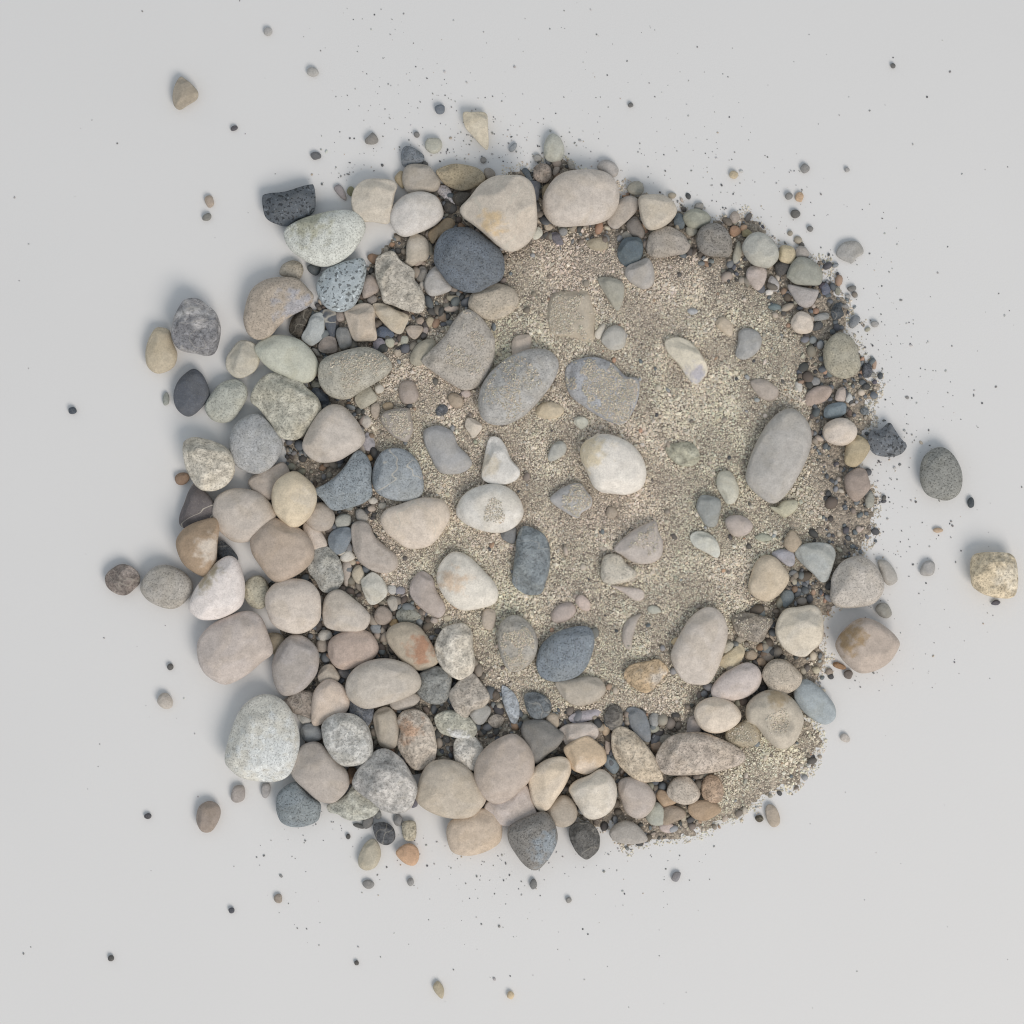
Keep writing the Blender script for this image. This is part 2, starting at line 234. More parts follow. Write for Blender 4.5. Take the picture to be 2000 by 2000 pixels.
# ------------------------------------------------------------------ the traced stones
TILE = {'A': (300, 300, 400), 'B': (700, 300, 400), 'C': (1100, 300, 400), 'D': (1400, 300, 400), 'E': (200, 700, 400), 'F': (600, 700, 400),
        'G': (1000, 700, 400), 'H': (1400, 700, 400), 'I': (200, 1050, 400), 'J': (600, 1050, 400), 'K': (1000, 1050, 400), 'L': (1400, 1050, 400),
        'M': (350, 1350, 400), 'N': (700, 1350, 400), 'O': (1050, 1350, 400), 'P': (1350, 1350, 400), 'Q': (300, 0, 400), 'R': (700, 0, 400),
        'S': (1600, 700, 400), 'T': (1600, 950, 400), 'U': (200, 500, 400), 'V': (650, 1550, 450), 'W': (1550, 500, 200), 'X': (1000, 280, 200),
        'Y': (560, 540, 200), 'Z': (1550, 700, 200), '1': (0, 0, 2000)}
DATA = """
A|103,42 108,38 125,36 146,30 151,32 152,50 147,58 135,63 127,68 118,67 106,60|545b63|P f|black wedge-shaped stone at the upper left
A|125,72 140,62 160,56 180,54 193,58 199,68 197,78 188,92 175,102 163,106 150,104 135,95 126,84|bcc0bb/9fa08f@-.4,.5,.6|p L1|large pale green speckled oval stone
A|119,112 122,105 131,101 139,104 141,111 137,119 130,117 121,115|9a9488|p
A|86,150 92,130 104,120 120,117 135,119 145,128 150,135 146,144 130,153 118,163 110,172 99,175 90,170 86,160|a59a8d/9a9aa0@.6,-.1,.5|p|kidney-shaped brown and grey speckled stone
A|145,106 152,104 158,108 154,115 147,112|50565a|s L-1
A|154,125 160,112 172,105 185,101 196,99 200,106 199,118 195,132 188,144 177,149 165,146 157,137|98a3aa|P L1|blue-grey stone covered in dark specks
A|18,163 21,152 29,140 41,137 50,143 58,150 63,165 61,180 57,188 50,190 40,188 25,184 18,175|7c7d82/b0aeae|g f r|rough black and white granite lump
U|42,85 49,70 56,68 63,71 66,82 70,92 68,103 60,109 50,110 42,102|aaa08c|s|tan oval stone leaning on the granite lump
Y|62,68 70,75 71,105 66,118 50,130 40,128 28,115 38,95 46,75|a3a9ab|s f|pale blue-grey kite-shaped stone
Y|62,66 92,66 92,110 84,116 72,90|565c66|v f L-1|dark slate sliver crossed by a thin white line
Y|10,80 25,62 45,58 46,70 34,95 24,115 5,104|4a4640|g L-1
Y|93,67 108,66 110,80 104,85 95,84|8f8680|s
Y|96,98 106,96 116,99 123,118 122,130 112,137 102,137 97,125 93,110|7f8080|s r
Y|63,124 75,113 88,114 93,120 96,140 80,145 64,142 60,132|9c928c|s f
Y|47,135 58,138 64,150 56,150|8c8a86|s
Y|109,68 118,60 140,51 158,53 166,65 166,90 170,112 166,120 150,121 130,121 122,110 114,85|b3a89b|s f|square beige block with rounded corners
B|14,142 25,142 35,147 47,153 44,163 40,170 33,168 24,160 16,150|b5ac9c|s f|beige wedge right of the square beige block
B|4,124 8,115 16,117 20,128 14,133 5,136|9b918b|s
B|8,137 14,133 18,136 16,141 10,142|7f7a76|s
B|16,104 18,98 27,93 34,93 40,101 52,110 53,119 58,125 62,135 62,145 57,150 45,148 33,143 24,140 21,130 17,118|aca79d|g f F L1|large angular grey-beige slab with notched side
B|45,99 46,85 51,76 59,77 65,82 67,93 64,100 56,103 50,106 44,103|aca59a|s|upright beige pebble under the white egg
B|30,61 33,50 42,41 53,37 64,37 74,42 79,52 79,60 71,68 58,74 44,78 35,73|bfbcb9|s L1|smooth white egg-shaped stone near the top
B|-6,50 -4,35 5,26 18,24 30,25 36,30 34,40 32,52 28,65 15,64 0,62|b9b2a6|s f|off-white angular stone left of the white egg
B|42,20 46,12 55,10 66,12 73,20 77,27 73,35 60,37 48,37 43,30|9e9890|s|rounded square taupe stone above the white egg
R|41,150 41,143 45,138 52,140 60,145 62,150 57,154 43,157|6d757f|p f|blue-black triangular chip at the top edge
B|74,16 85,11 95,10 110,13 117,18 119,25 113,30 103,34 93,34 82,29 76,22|a3977f|p|almond-shaped olive tan stone at the top
B|97,52 105,43 115,30 128,22 145,21 155,22 164,30 167,45 168,65 164,78 155,87 143,92 132,87 120,76 108,66 100,60|b8afa3/bfa986@-.25,-.35,.3|v f r L1|large triangular beige stone with yellow ridge
B|73,88 78,78 85,72 97,70 108,72 122,82 133,92 137,105 134,118 122,125 113,130 100,130 88,124 78,112 72,102|656e79|p L1|large dark charcoal triangular rounded stone
B|104,141 108,132 118,126 130,123 140,125 148,130 151,140 146,148 137,154 125,157 113,153 106,147|aba294|p|oval tan pebble under the charcoal stone
B|62,125 66,113 75,106 82,118 88,127 80,132 68,134|a3a3a4|s L-1
B|66,75 75,67 82,61 89,62 91,68 86,74 75,80 70,85|9d8b72|s L-1
B|54,118 57,108 61,106 65,110 66,122 62,122|7c7b79|s f
B|@60,124,3,5,-20|a8a5a0|s
B|34,23 40,16 43,20 43,33 38,30|9c9078|s
B|74,36 76,30 83,30 88,36 90,45 94,50 91,52 86,45 80,42|aca9ae|g
B|88,42 95,36 106,38 102,45 95,50|57534d|s L-1
B|80,50 85,44 92,50 84,56|4c4a48|s L-1
B|@123.5,19,6,5,-30|8f8880|s
X|18,52 24,46 31,50 38,65 42,74 30,72 25,62|515a62|s f
X|31,73 52,73 52,85 50,105 37,108 34,95|5c6069|s f|blue-black block between the two largest top stones
X|35,112 50,112 54,122 52,130 45,135 36,128|575757|s f
X|40,60 45,42 60,38 72,45 74,62 68,72 55,74 44,68|8f857d|g|round brown pebble on the top rim
X|60,80 70,75 73,80 65,95 58,105 56,90|9b8f78|s
X|78,48 82,42 90,45 88,55 80,62 76,56|978d84|s
X|104,33 112,33 118,40 118,50 108,48|98958f|s
X|60,120 62,98 75,75 90,60 112,52 150,50 175,55 190,66 199,85 201,105 195,125 180,143 155,152 120,155 95,156 78,150 65,135|bab2aa|s L1|large smooth off-white stone at the top rim
C|32,13 36,7 42,6 48,9 52,15 50,21 45,22 38,18|a09d9b|s
C|60,33 65,27 73,27 76,34 72,39 64,38|8f8e86|s
C|42,62 46,50 56,42 64,40 70,44 70,52 64,60 56,67 50,71 44,68|a19a93|s|slanted taupe oval right of the off-white stone
C|72,42 82,39 95,40 104,46 107,55 101,64 92,70 82,72 76,67 73,57|b8b0a3|s r|rounded cream stone on the upper right rim
C|60,66 68,59 73,65 77,74 74,80 66,78 61,72|77726e|s
C|104,62 108,56 113,58 115,64 113,71 106,70|59646c|s f
C|113,60 118,54 126,52 136,56 139,63 134,68 125,71 117,68|8f9186|s|olive oval pebble on the upper right rim
C|@128,50,5,4,10|8b8b89|s
C|@121,73,6,5,0|97958a|s
C|52,90 56,82 62,79 72,80 75,87 74,96 70,102 62,107 56,104 52,98|59666f|s f|dark teal pebble among the upper right stones
C|54,78 60,73 66,79 60,82|8e8c86|s
C|79,86 82,76 90,71 100,69 112,75 118,83 120,87 115,94 105,96 92,98 83,97 79,92|9a948d|p|wide grey speckled stone below the cream stone
C|126,83 128,73 135,67 145,66 153,71 158,80 159,90 156,97 147,97 137,96 130,92|85827e|p|round dark grey stone on the upper right rim
D|24,90 28,80 35,75 45,76 54,84 58,92 57,100 50,107 42,107 32,103|a8a9a3|v r|pale streaked grey stone on the right rim
D|59,92 61,87 68,87 73,90 74,98 70,104 62,103 58,98|b3a78b|s|small square cream-yellow pebble on the rim
D|74,92 78,87 84,89 87,96 80,99 75,98|9a9590|s
D|55,104 62,102 69,106 66,113 58,115 55,110|504f4f|s L-1
D|66,115 70,105 77,98 86,99 95,105 99,114 97,123 88,124 75,123 68,118|8f9189|s L1|rounded grey-green stone at the upper right edge
D|67,124 80,126 92,128 96,130 92,140 86,145 78,143 72,135|a09c9b|s|half-disc light grey stone under the grey-green one
D|28,116 30,108 37,106 45,108 47,115 44,124 39,129 33,125|a99f9b|s|pinkish teardrop pebble on the upper right
D|48,120 51,115 56,118 59,123 58,129 53,130 49,126|a2a0a0|s
D|@49.5,131,4,3,0|c8c4bf|s
D|70,160 74,152 80,149 88,153 91,161 89,168 82,170 74,168|beb4a9|s|small cream-white pebble near the right edge
D|@17,73,6,5,20|9a7c66|s
D|@10,64,6,3.5,-30|6b655e|s
D|@17,60,5,6,0|98908a|s
D|@28,75,5,4,0|998f6e|s
D|15,95 20,82 24,90 22,100 16,104|9b9a90|s
D|113,93 117,86 124,83 132,83 137,88 138,94 132,98 128,103 120,101 114,97|999998|s t|lone flat grey fan-shaped chip on the right
W|104,130 108,118 115,112 124,114 126,120 120,130 110,137|7a7f85|s|grey oval pebble alone off the upper right edge
W|70,108 74,95 82,88 88,92 93,105 95,112 85,118 78,122 72,115|4c5258|g f
W|52,55 60,50 66,55 70,66 62,74 54,72|62687a|s f
W|47,55 50,50 58,50 60,54 50,62|47434f|s
W|@83,66,6,8,0|88887e|s
W|@97,95,7,4,-10|8a8a8a|s
W|@103,76,5,4,0|9a9a9a|s
W|@117,75,4,5,-30|8c8c8c|s
W|@110,61,9,6,15|707070|s
W|33,118 50,108 66,108 66,118 52,122 38,123|8e9090|s f
W|35,130 50,123 56,132 48,140 34,140|555759|s f
W|@42,104,7,6,0|8f7260|s
D|@54.5,145,6,3.5,5|66757a|s b.2
D|101,185 105,177 113,170 122,171 130,179 133,190 135,200 130,208 120,212 108,208 102,200|9d9a8c|p|tall olive-grey stone on the right edge
C|163,190 165,178 166,168 174,165 183,168 187,175 185,184 178,191 170,194|999a9a|s b.45|bluish grey disc half sunk in the sand
C|33,118 45,117 56,122 57,135 52,148 46,143 38,130|9b9a90|s f b.4|grey-green triangular stone half sunk in sand
C|58,113 61,106 70,102 79,99 84,105 86,116 84,124 77,128 69,125 62,120|a09d9a|s|smooth grey pebble below the teal pebble
C|36,176 40,167 48,162 55,164 59,170 58,181 52,185 44,185 39,181|a5a49f|s b.3|round grey-white pebble in upper middle sand
C|30,168 38,160 40,164 35,175 30,173|bdb8ae|s
C|96,178 103,174 112,174 122,180 130,190 136,202 133,210 125,217 118,212 108,198 99,188|c8c1b0/9f9ea6@.4,-.7,.5|s f r|cream and grey angular stone alone in sand
C|144,160 150,154 157,158 160,165 158,172 150,168|b5a998|s b.3
C|@122,149,5,3,0|a3a7ae|s
C|22,85 28,80 40,80 41,90 30,92|9c9482|s b.5
B|145,178 150,172 162,172 162,184 156,194 148,198 145,188|b5aaa0|s b.35|cream finger-shaped pebble in upper sand
C|-12,136 8,130 22,130 29,150 29,165 26,177 8,173 -12,168|aca394|s t D b.56|buried flat stone showing only a curved pale edge
1|87.8,58.5 90.5,59.7 92.8,63 93.3,65.5 92.5,69.5 90.5,72.5 88,73.5 86,72.8 82.5,70.5 79.7,68.2 81,66.5 84,63.5 85.5,61|a7a29b|p d b.22 t|large grey-tan slab dusted with sand
1|105.2,68.5 104.5,71.5 102,75 98.5,78.5 95,80 92,79.5 90.6,77.5 90.6,74 92.5,70.5 96,67.5 100,66 103.5,66.3|a3a3a2|p d b.2|large slanted grey oval dusted with sand
1|106.8,70 108.5,68.2 112,67.5 115.5,68.7 118,71 120.3,71.5 120.3,75 118.8,78.5 117,80 114,79 110.5,76.8 107.5,74.2|9c9fa5|p D b.42 t|wide blue-grey slab heaped with sand
G|65,90 67,82 74,76 86,72 100,75 113,82 122,93 126,105 125,115 120,123 108,128 95,127 85,126 77,120 72,108 67,98|cfcbc4/c9bda3@-.8,.4,.6|s r|large bright white stone in the middle sand
H|28,110 32,93 40,75 50,60 60,51 70,48 78,52 85,60 89,72 88,85 82,100 75,113 67,125 58,134 50,135 38,127 30,118|a5a3a0|s|long smooth grey oval stone at the right
F|141,145 145,133 155,124 172,119 186,121 196,128 202,138 203,148 196,158 183,164 168,163 153,158 145,152|c6c4bf|s e|white oval stone with grains on its crown
F|70,152 75,143 88,138 105,132 125,133 132,140 134,150 127,163 117,175 105,179 93,178 82,170 74,163|c5baae|v|large cream stone left of the white oval
F|62,112 65,98 72,88 84,85 96,89 105,100 109,115 108,127 100,133 88,134 75,131 65,124|8f979e|p v|rounded blue-grey stone above the cream stone
F|8,124 20,117 33,105 46,88 55,92 60,102 60,115 61,128 55,135 42,140 25,143 15,133|818b93|p f L1|slate blue wedge stone left of centre
F|-4,82 3,65 12,52 22,45 33,46 42,54 50,65 54,75 50,83 40,90 28,96 12,97 2,92|b1aaa3|s L1|large smooth pinkish-grey egg on the left
1|60.2,69.5 61.5,67.5 65,66.2 69,65.6 72,66.8 73.8,69 72.5,71 68.5,73.5 65.5,75.2 62.5,74.7 60.5,72.5|a2a096|p d L1|long grey-tan stone with rough sandy top
F|70,55 77,49 95,47 98,55 100,66 95,78 88,77 80,72 72,63|9c9690|s D b.3|taupe slab mostly buried in left sand
F|110,70 114,66 125,64 137,70 142,82 152,92 155,100 147,107 135,109 124,106 116,92 111,80|9a9b9d|s b.35|grey leaf-shaped stone sunk in sand
F|165,112 167,95 170,80 174,74 182,76 188,85 192,95 200,105 198,113 188,118 175,118|bfbebb/b9b2a4@-.6,0,.5|s f b.2|white knobbly stone above the white oval
F|149,64 152,56 162,60 165,66 157,75 154,72|b8b0a5|s f
F|@127,49,6,5,30|60646c|g
F|@140,40,8,6,-30|9d9080|s b.3
F|@150,33,5,4,0|b0a5a2|s b.3
F|86,30 90,22 100,22 105,35 100,42 90,42|978d86|s b.45
F|45,37 57,27 62,30 66,38 58,45 50,47|a09d90|s f
F|@68,28.5,5,4.5,0|b5b1a8|s
F|60,45 67,42 69,50 65,57 61,54|a89e94|s
F|@76,45,5,4,0|9f8f78|s
F|50,60 54,54 60,56 60,63 55,66|b0aba5|s
F|52,80 56,70 62,75 64,82 60,87 54,86|9c9aa0|s f
F|@50,88,5,4,0|a0a098|s
F|4,30 10,28 19,35 20,43 12,44 6,38|4e5763|s f L-1
F|@8,25,5,4,0|6e7370|s
F|@59,94,3.5,3.5,0|a88a60|s
1|48.2,65.8 50,64 53,63.3 56.5,64.2 59,66.5 60,69 59,71.5 57,72.2 54.5,71.5 51.5,70 49.3,68|b3b6aa|s L1|glossy pale green egg-shaped stone on the left
U|117,97 122,88 130,80 142,82 147,90 148,100 142,110 128,115 118,107|b0aca0|s f|small off-white angular stone on the left rim
U|97,142 103,130 112,120 125,117 134,122 136,132 130,145 122,155 112,157 102,153|a2a59d|p|grey-green speckled oval on the left rim
U|68,128 72,118 80,110 87,107 94,112 99,122 101,132 96,140 87,149 80,151 72,146 68,138|565b64|s|smooth charcoal teardrop stone on the left
U|@60,135,3.5,6.5,0|8b908c|s
E|140,36 146,24 157,15 166,15 175,19 184,19 192,28 203,38 206,50 198,62 190,72 180,76 168,73 158,60 148,48 141,42|aaa99d|g f L1|large rough grey-green angular stone
E|120,80 124,66 133,57 146,53 157,61 168,76 168,88 160,101 148,108 135,106 124,98|9da0a3|p|smooth blue-grey round stone on the left
E|77,80 85,75 95,76 108,80 118,86 123,95 124,108 118,118 107,124 95,124 87,117 80,105 77,92|bbb6aa|g r|knobbly white crusted stone on the left edge
E|@75,113,7.5,6,25|86705f|s
E|73,150 78,135 83,123 88,118 97,126 106,138 107,150 100,156 87,161 75,158|605c5e|v f|dark striped triangular stone on the left edge
E|104,145 108,132 118,125 130,123 145,126 155,133 163,145 162,155 152,165 140,172 125,173 113,165 107,157|b1a9a1|s L1|round pinkish-beige stone beside the dark triangle
E|138,115 148,107 160,102 170,98 176,106 175,115 165,122 163,130 155,134 145,127 140,122|a39a92|s
E|160,130 163,118 172,110 182,107 192,113 200,122 202,133 198,145 190,155 180,160 172,155 163,145|c3b69e/beb4a2@.7,0,.5|s r L1|glossy yellow-cream egg stone on the left
E|70,175 74,165 82,158 95,153 106,151 110,158 108,175 107,190 104,200 98,206 85,200 75,190|96826c/b8aea2@.7,-.1,.55|s r|brown stone with a pale right side
E|108,178 112,172 118,176 125,183 128,190 122,196 113,193 109,187|4e545b|g f
I|140,5 142,-5 150,-12 162,-18 175,-14 190,-5 198,8 198,20 190,30 178,38 168,43 158,38 148,25 142,15|a89a8d|s L1|large smooth brown rounded stone on the left
I|3,37 8,30 17,25 27,27 34,34 35,42 30,48 22,54 12,52 5,46|7a716c/a09690|g f|outermost dark mottled pebble on the far left
I|37,45 42,35 50,28 60,26 72,30 82,38 85,48 80,58 70,66 58,66 45,60 38,52|9d9a95|p|grey speckled oval on the far left
I|82,65 87,50 95,38 105,26 118,18 127,22 132,35 134,48 132,62 124,70 110,76 95,77 86,72|c9c3c1/a39882@-.5,.5,.5|s r|white stone with beige flank on the left edge
I|91,115 90,100 97,88 110,78 125,72 140,70 150,77 156,92 160,108 150,117 140,126 128,134 115,138 102,132 95,125|b4aba6|s|large flat pinkish stone on the lower left edge
I|133,50 137,40 147,36 155,42 157,55 152,66 143,66 136,60|a7a494|p
I|154,60 158,48 168,41 182,39 195,42 204,52 206,66 204,78 196,86 185,90 172,88 160,80|bcb3aa|s L1|round cream stone below the smooth brown stone
I|160,125 163,110 170,99 180,92 192,95 203,107 203,125 195,138 185,146 172,149 164,142|9f9a98|s|grey-mauve rounded triangular stone on lower left
I|155,92 165,90 172,95 170,103 165,110 158,107|8f8573|s
M|44,65 46,50 52,30 60,15 72,6 85,4 97,9 106,20 112,35 113,50 110,65 103,78 92,84 75,84 58,80 48,72|bbbbb4/c3c8c9@.3,-.3,.8|p|largest pale stone at the lower left corner
I|52,155 55,148 61,147 66,153 65,160 58,161|a8a29b|s|tiny beige pebble alone far lower left
M|97,12 110,0 122,0 130,5 130,15 125,25 115,22 108,20|857d76|g L-1
M|112,22 128,20 123,30 116,30|a3a3a0|s f
J|5,152 8,143 15,136 23,134 33,140 39,150 39,160 33,168 20,172 10,177 5,175 4,165|bfb2a7|s|cream rounded triangular stone in lower left
M|115,35 120,31 130,31 135,40 133,46 122,48 116,44|898e93|s L-1
M|135,38 138,28 147,22 158,21 170,25 179,35 182,48 181,60 172,68 158,70 148,66 140,55|b3b4b2|g r|round mottled white stone in lower left
M|106,72 112,57 120,50 131,49 141,57 150,67 158,76 160,88 153,99 143,105 131,102 119,92 109,82|a39c96|s L1|slanted taupe egg stone at the lower left
M|92,110 93,98 100,90 108,86 113,88 122,98 132,105 133,112 130,122 118,127 105,127 96,122|7b858c|p|blue-grey stone tucked under the taupe egg
M|140,108 147,104 158,97 165,88 170,90 180,98 188,106 186,115 175,121 160,121 150,116 142,114|a6a8a0|g f L-1|crusty green-white flat stone on the bottom edge
M|@163,80,6,9,0|6e5b4b|s L-1
M|17,115 20,108 28,104 36,107 39,114 36,124 30,132 22,132 17,124|8d827a|s|brown-grey pebble alone at the lower left
M|49,98 52,90 60,89 62,95 61,102 55,105 50,103|98928f|s
M|78,88 85,87 86,94 82,101 78,98|919091|s
N|-3,80 3,70 12,60 22,55 33,58 42,66 50,78 55,90 53,102 47,111 35,115 22,112 10,102 -4,90|b0aeab/90908f|g f r L1|large rough mottled grey stone at the bottom
N|37,28 42,20 52,18 62,21 70,32 73,45 74,55 70,68 62,73 52,73 42,62 37,50 40,38|b0a79c/a88c76@-.3,.3,.5|g|tall beige stone with orange-brown patch
N|14,25 18,18 27,15 34,20 38,30 39,42 35,52 28,54 20,50 16,38|a39c91|s|upright taupe pebble beside the orange-patched stone
N|29,9 34,3 47,0 55,2 58,8 50,15 40,18 32,16|a09a93|s
J|40,160 42,152 60,156 62,168 57,178 50,180 42,172|646a74|g f|dark blue square pebble in the lower left
N|55,100 57,88 62,75 70,67 82,65 95,68 106,76 115,88 120,100 115,110 105,118 88,119 72,115 60,108|afa699|s|large round tan stone on the bottom rim
N|110,75 113,63 122,52 135,44 147,41 157,48 164,60 165,75 160,85 150,95 138,104 127,105 116,97 111,86|ada299|s L1|large pinkish-brown egg on the bottom rim
N|119,112 122,104 132,100 143,94 155,88 160,90 165,105 168,118 160,124 148,128 132,125 122,120|b3aaa6|s f|smooth mauve stone under the pinkish-brown egg
N|84,130 88,122 100,116 115,111 125,113 132,121 135,130 133,142 122,150 105,155 90,152 85,142|b8a998|s|pale tan stone at the bottom edge
N|142,130 148,124 162,118 175,114 184,124 187,138 183,150 175,162 167,168 157,163 147,150 142,140|7d7b78/7f8890@.5,-.2,.6|p r|dark grey rounded diamond stone on bottom edge
N|90,58 91,47 98,42 107,42 115,50 119,60 116,70 108,75 98,70 92,65|bdbab4|g|small white marbled stone near the bottom
N|72,26 78,20 88,18 98,21 107,27 112,36 108,43 98,45 85,42 77,38|a3a397/c6c9cb@.1,-.7,.5|g f|green and white layered stone near the bottom
N|104,20 107,14 120,13 125,18 122,25 117,31 110,30|9c9d9c|s f
N|@130,28,8,6,15|a39a90|g
J|134,148 140,140 147,132 155,128 163,135 170,145 171,153 165,160 155,163 150,170 140,163|a9a299|g f|crusted beige stone right of the dark round stone
J|102,140 105,130 115,124 125,122 135,130 136,140 132,152 125,157 115,156 106,150|7d807f|g|dark grey pitted round stone
J|120,108 121,98 128,87 138,82 148,82 155,90 156,105 158,118 155,128 145,134 132,128 124,118|c0bbb1|g|white and beige oval beside the rust-stained stone
J|75,92 80,84 92,80 104,83 112,92 120,105 124,115 118,122 108,125 97,122 88,114 78,102|a29888/9d7860@.35,-.1,.55|s|tan oval stone with an orange rust stain
J|20,107 22,97 32,90 45,86 58,89 65,97 67,106 62,114 50,120 35,124 25,119|a9998f|s|pinkish-brown oval left of the rust-stained stone
J|37,140 40,130 50,120 65,115 80,115 95,120 104,128 107,137 103,145 90,152 72,158 57,161 46,157 39,150|ada79f|s L1|long smooth taupe oval in the lower left
J|15,75 16,60 22,52 32,50 45,59 55,68 59,75 56,84 48,89 30,88 18,84|b3aca4|s|pinkish trapezoid stone right of the cream stone
J|0,20 5,12 15,9 22,10 30,20 33,30 34,40 27,50 18,52 12,48 8,40 2,32|9b9c98|g|mottled grey stone right of the smooth brown stone
J|51,42 55,37 62,33 70,38 75,47 75,54 68,61 60,63 55,56|b9b8b0|s f|small white rounded stone left of the sand
J|42,35 45,28 50,26 54,34 53,42 47,43|b0a898|s
J|33,25 40,22 42,30 38,45 35,44|9f9893|s
J|25,10 30,7 37,8 36,15 30,17|b0ada6|s
J|31,18 38,11 44,15 45,20 38,23 32,22|b8b5ae|s
J|@43,23,3,3,0|a79d8c|s
F|@39,178,3.5,6,10|84868a|s
F|20,173 22,165 30,160 40,160 42,168 38,178 34,183 25,184|76808a|s f|dark slate pebble in the left middle
F|26,152 32,147 40,148 41,156 34,160 28,160|9a9d9a|s
F|46,143 52,142 58,150 54,155 47,152|93918e|s
F|@62,134,5,3.5,0|b9b5ae|s
F|@61,142,4,3,0|ab9f94|s
F|@71,139,4,3.5,0|a8a398|s
F|0,145 5,138 15,136 23,142 26,150 22,160 12,163 4,160 -2,152|a39b93|s|round taupe pebble under the slate wedge
F|-4,158 0,153 10,160 17,170 19,178 14,184 5,182 -2,172|b8aea6|s
F|42,160 48,154 58,156 64,168 75,178 84,186 85,196 76,202 62,200 50,192 44,180|a79f98|s b.3|long taupe stone sinking into sand
J|97,52 99,40 108,32 118,38 122,50 128,60 130,68 125,75 115,72 103,62|a59c98|s b.25|mauve-grey stone left of the large white one
J|123,40 125,28 132,18 140,14 152,18 165,30 176,42 180,53 176,62 165,66 148,68 136,62 128,52|c6c2b9/c0ad98@-.4,.1,.4|s|large white teardrop stone left of centre
J|84,72 90,66 98,65 104,70 108,75 103,78 92,81 86,78|84867f|p f
J|63,73 67,66 73,65 79,70 80,77 74,82 66,81|968b82|s
J|75,60 80,55 85,58 85,67 80,69|a09c96|s
J|@80,49,5,4.5,0|aaaaa8|s
J|@88,50,5,4,0|85858d|s
J|@82,81,4,5,-30|b0946a|s
J|@65,86,6,5,0|83898f|s
J|@120,78,4,3.5,0|aaa19c|s
J|@132,76,4,3,0|b3ab98|s
J|10,92 14,87 22,88 24,94 18,97 12,97|aaa8a3|s
J|@14,102,6,6,0|908880|s
J|10,130 14,122 22,119 27,124 31,132 25,138 13,137|a0988d|s f
J|28,125 38,124 42,130 35,133|777678|s L-1
J|165,75 168,68 176,68 178,76 175,86 170,87 165,82|ada295|s b.25
K|1,35 3,15 5,0 10,-10 20,-8 30,-2 35,10 35,28 31,42 27,52 15,53 6,48 1,42|7b848a|g f|tall dark blue-grey block in the middle sand
K|-10,-5 0,-10 4,-8 2,5 -8,2|75787c|s L-1 b.2
K|-13,100 -12,85 -5,76 5,74 15,80 22,90 24,102 20,115 10,124 0,126 -8,118|9d9a94|p D b.15|oval stone with a sand-covered top
K|24,115 28,102 38,92 52,86 66,84 74,87 77,98 74,112 68,124 58,132 42,135 30,132 25,125|7b858f|p|slate blue rounded stone in the sand
K|41,137 50,134 62,132 70,131 82,133 88,142 84,150 75,156 60,158 48,150|a39c91|s b.3|tan half-moon stone below the slate blue stone
K|106,130 110,122 120,118 130,116 138,115 146,122 146,128 138,137 128,146 118,143 110,137|b39d7e/b5aca0@.5,-.2,.5|g f b.2|orange-tan angular stone in the sand
K|84,30 86,20 92,16 102,17 108,25 116,31 117,36 110,41 96,44 87,42 84,37|b9b4a9|p|rounded white hexagonal stone in the sand
K|97,10 112,-5 125,-12 135,-15 138,-5 142,5 140,18 130,24 117,24 105,17|aba49f|s d b.3|mauve stone sinking into sand beside the hexagonal one
K|93,45 105,46 120,48 125,52 124,58 117,60 105,52|b3aaa4|s b.35
K|60,60 65,54 73,60 73,68 66,68|b8aaa5|s b.1
K|37,72 45,63 57,62 60,70 52,78 40,80|a79c97|s b.48
K|72,88 80,85 82,92 76,97 72,93|6f716e|s b.1
K|104,95 106,82 113,75 122,72 118,80 114,95 112,105 107,103|a39c96|s b.4
K|@134,68,7,4,-10|a5a69c|s b.35
K|150,99 155,94 160,98 158,104|c2b08f|s
1|126.8,124 128,120.5 130.5,116.5 133.5,114.7 136.2,116 137.2,119.5 136,124.5 134,128.5 131.5,129 128.8,128|b8b0a8|s|long pale pinkish stone in the lower right
K|165,180 167,170 175,168 178,178 176,190 167,190|8f8987|s f
O|148,22 151,13 160,7 170,6 182,10 190,18 191,26 184,34 172,39 160,38 152,32|c7bcae|s r|smooth cream-white egg at the lower right
K|44,183 50,177 60,175 75,175 81,180 80,188 70,195 55,198 48,190|ada59f|s f|flat pinkish stone under a thin grey strip
K|53,170 60,165 75,162 84,162 82,168 72,173 58,175|9b98a0|s f b.2
N|154,40 156,30 165,27 177,28 188,36 194,42 188,52 178,60 168,68 162,62 158,52|777674|s|dark grey rounded triangle near the bottom
K|12,155 13,147 22,146 32,150 37,158 34,167 26,171 17,168|686f75|g|dark blue-grey round pebble below centre
N|136,-5 145,0 150,8 152,18 150,28 145,30 140,20 136,8|9aa2ab|g f b.1
K|110,170 108,162 115,160 125,165 130,178 130,192 122,190 113,180|757b82|s f|dark slate stone beside the long beige spindle
K|88,165 95,158 104,163 103,178 95,182 88,175|63615f|g f
K|@134,172,5,8,0|8b8e90|s b.2
K|@134,180,6,4,0|93968c|s
K|132,188 138,184 141,190 136,196 131,194|5a5e66|s f
K|32,170 36,165 43,168 44,177 39,181 34,176|a59a8c|s
O|25,55 30,50 40,44 48,43 57,49 63,56 64,66 57,72 46,78 34,74 30,66|b8a48a/c6b7a6@0,-.7,.6|s f r|faceted orange-beige stone on the bottom rim
O|-7,95 -8,80 0,70 10,64 22,62 30,66 31,76 26,88 18,100 10,111 2,112 -4,105|c9bcaa|s r L1|cream teardrop stone on the bottom rim
O|70,45 72,37 80,34 92,40 103,52 112,65 117,78 117,84 108,85 98,85 85,78 76,68 71,57|b5a997|g L1|beige spindle-shaped stone on the bottom rim
O|112,63 118,50 128,42 145,39 160,40 172,45 184,51 193,57 195,64 188,70 175,74 158,77 140,79 122,78 115,72|ada297|g L1|largest elongated taupe stone at the lower right
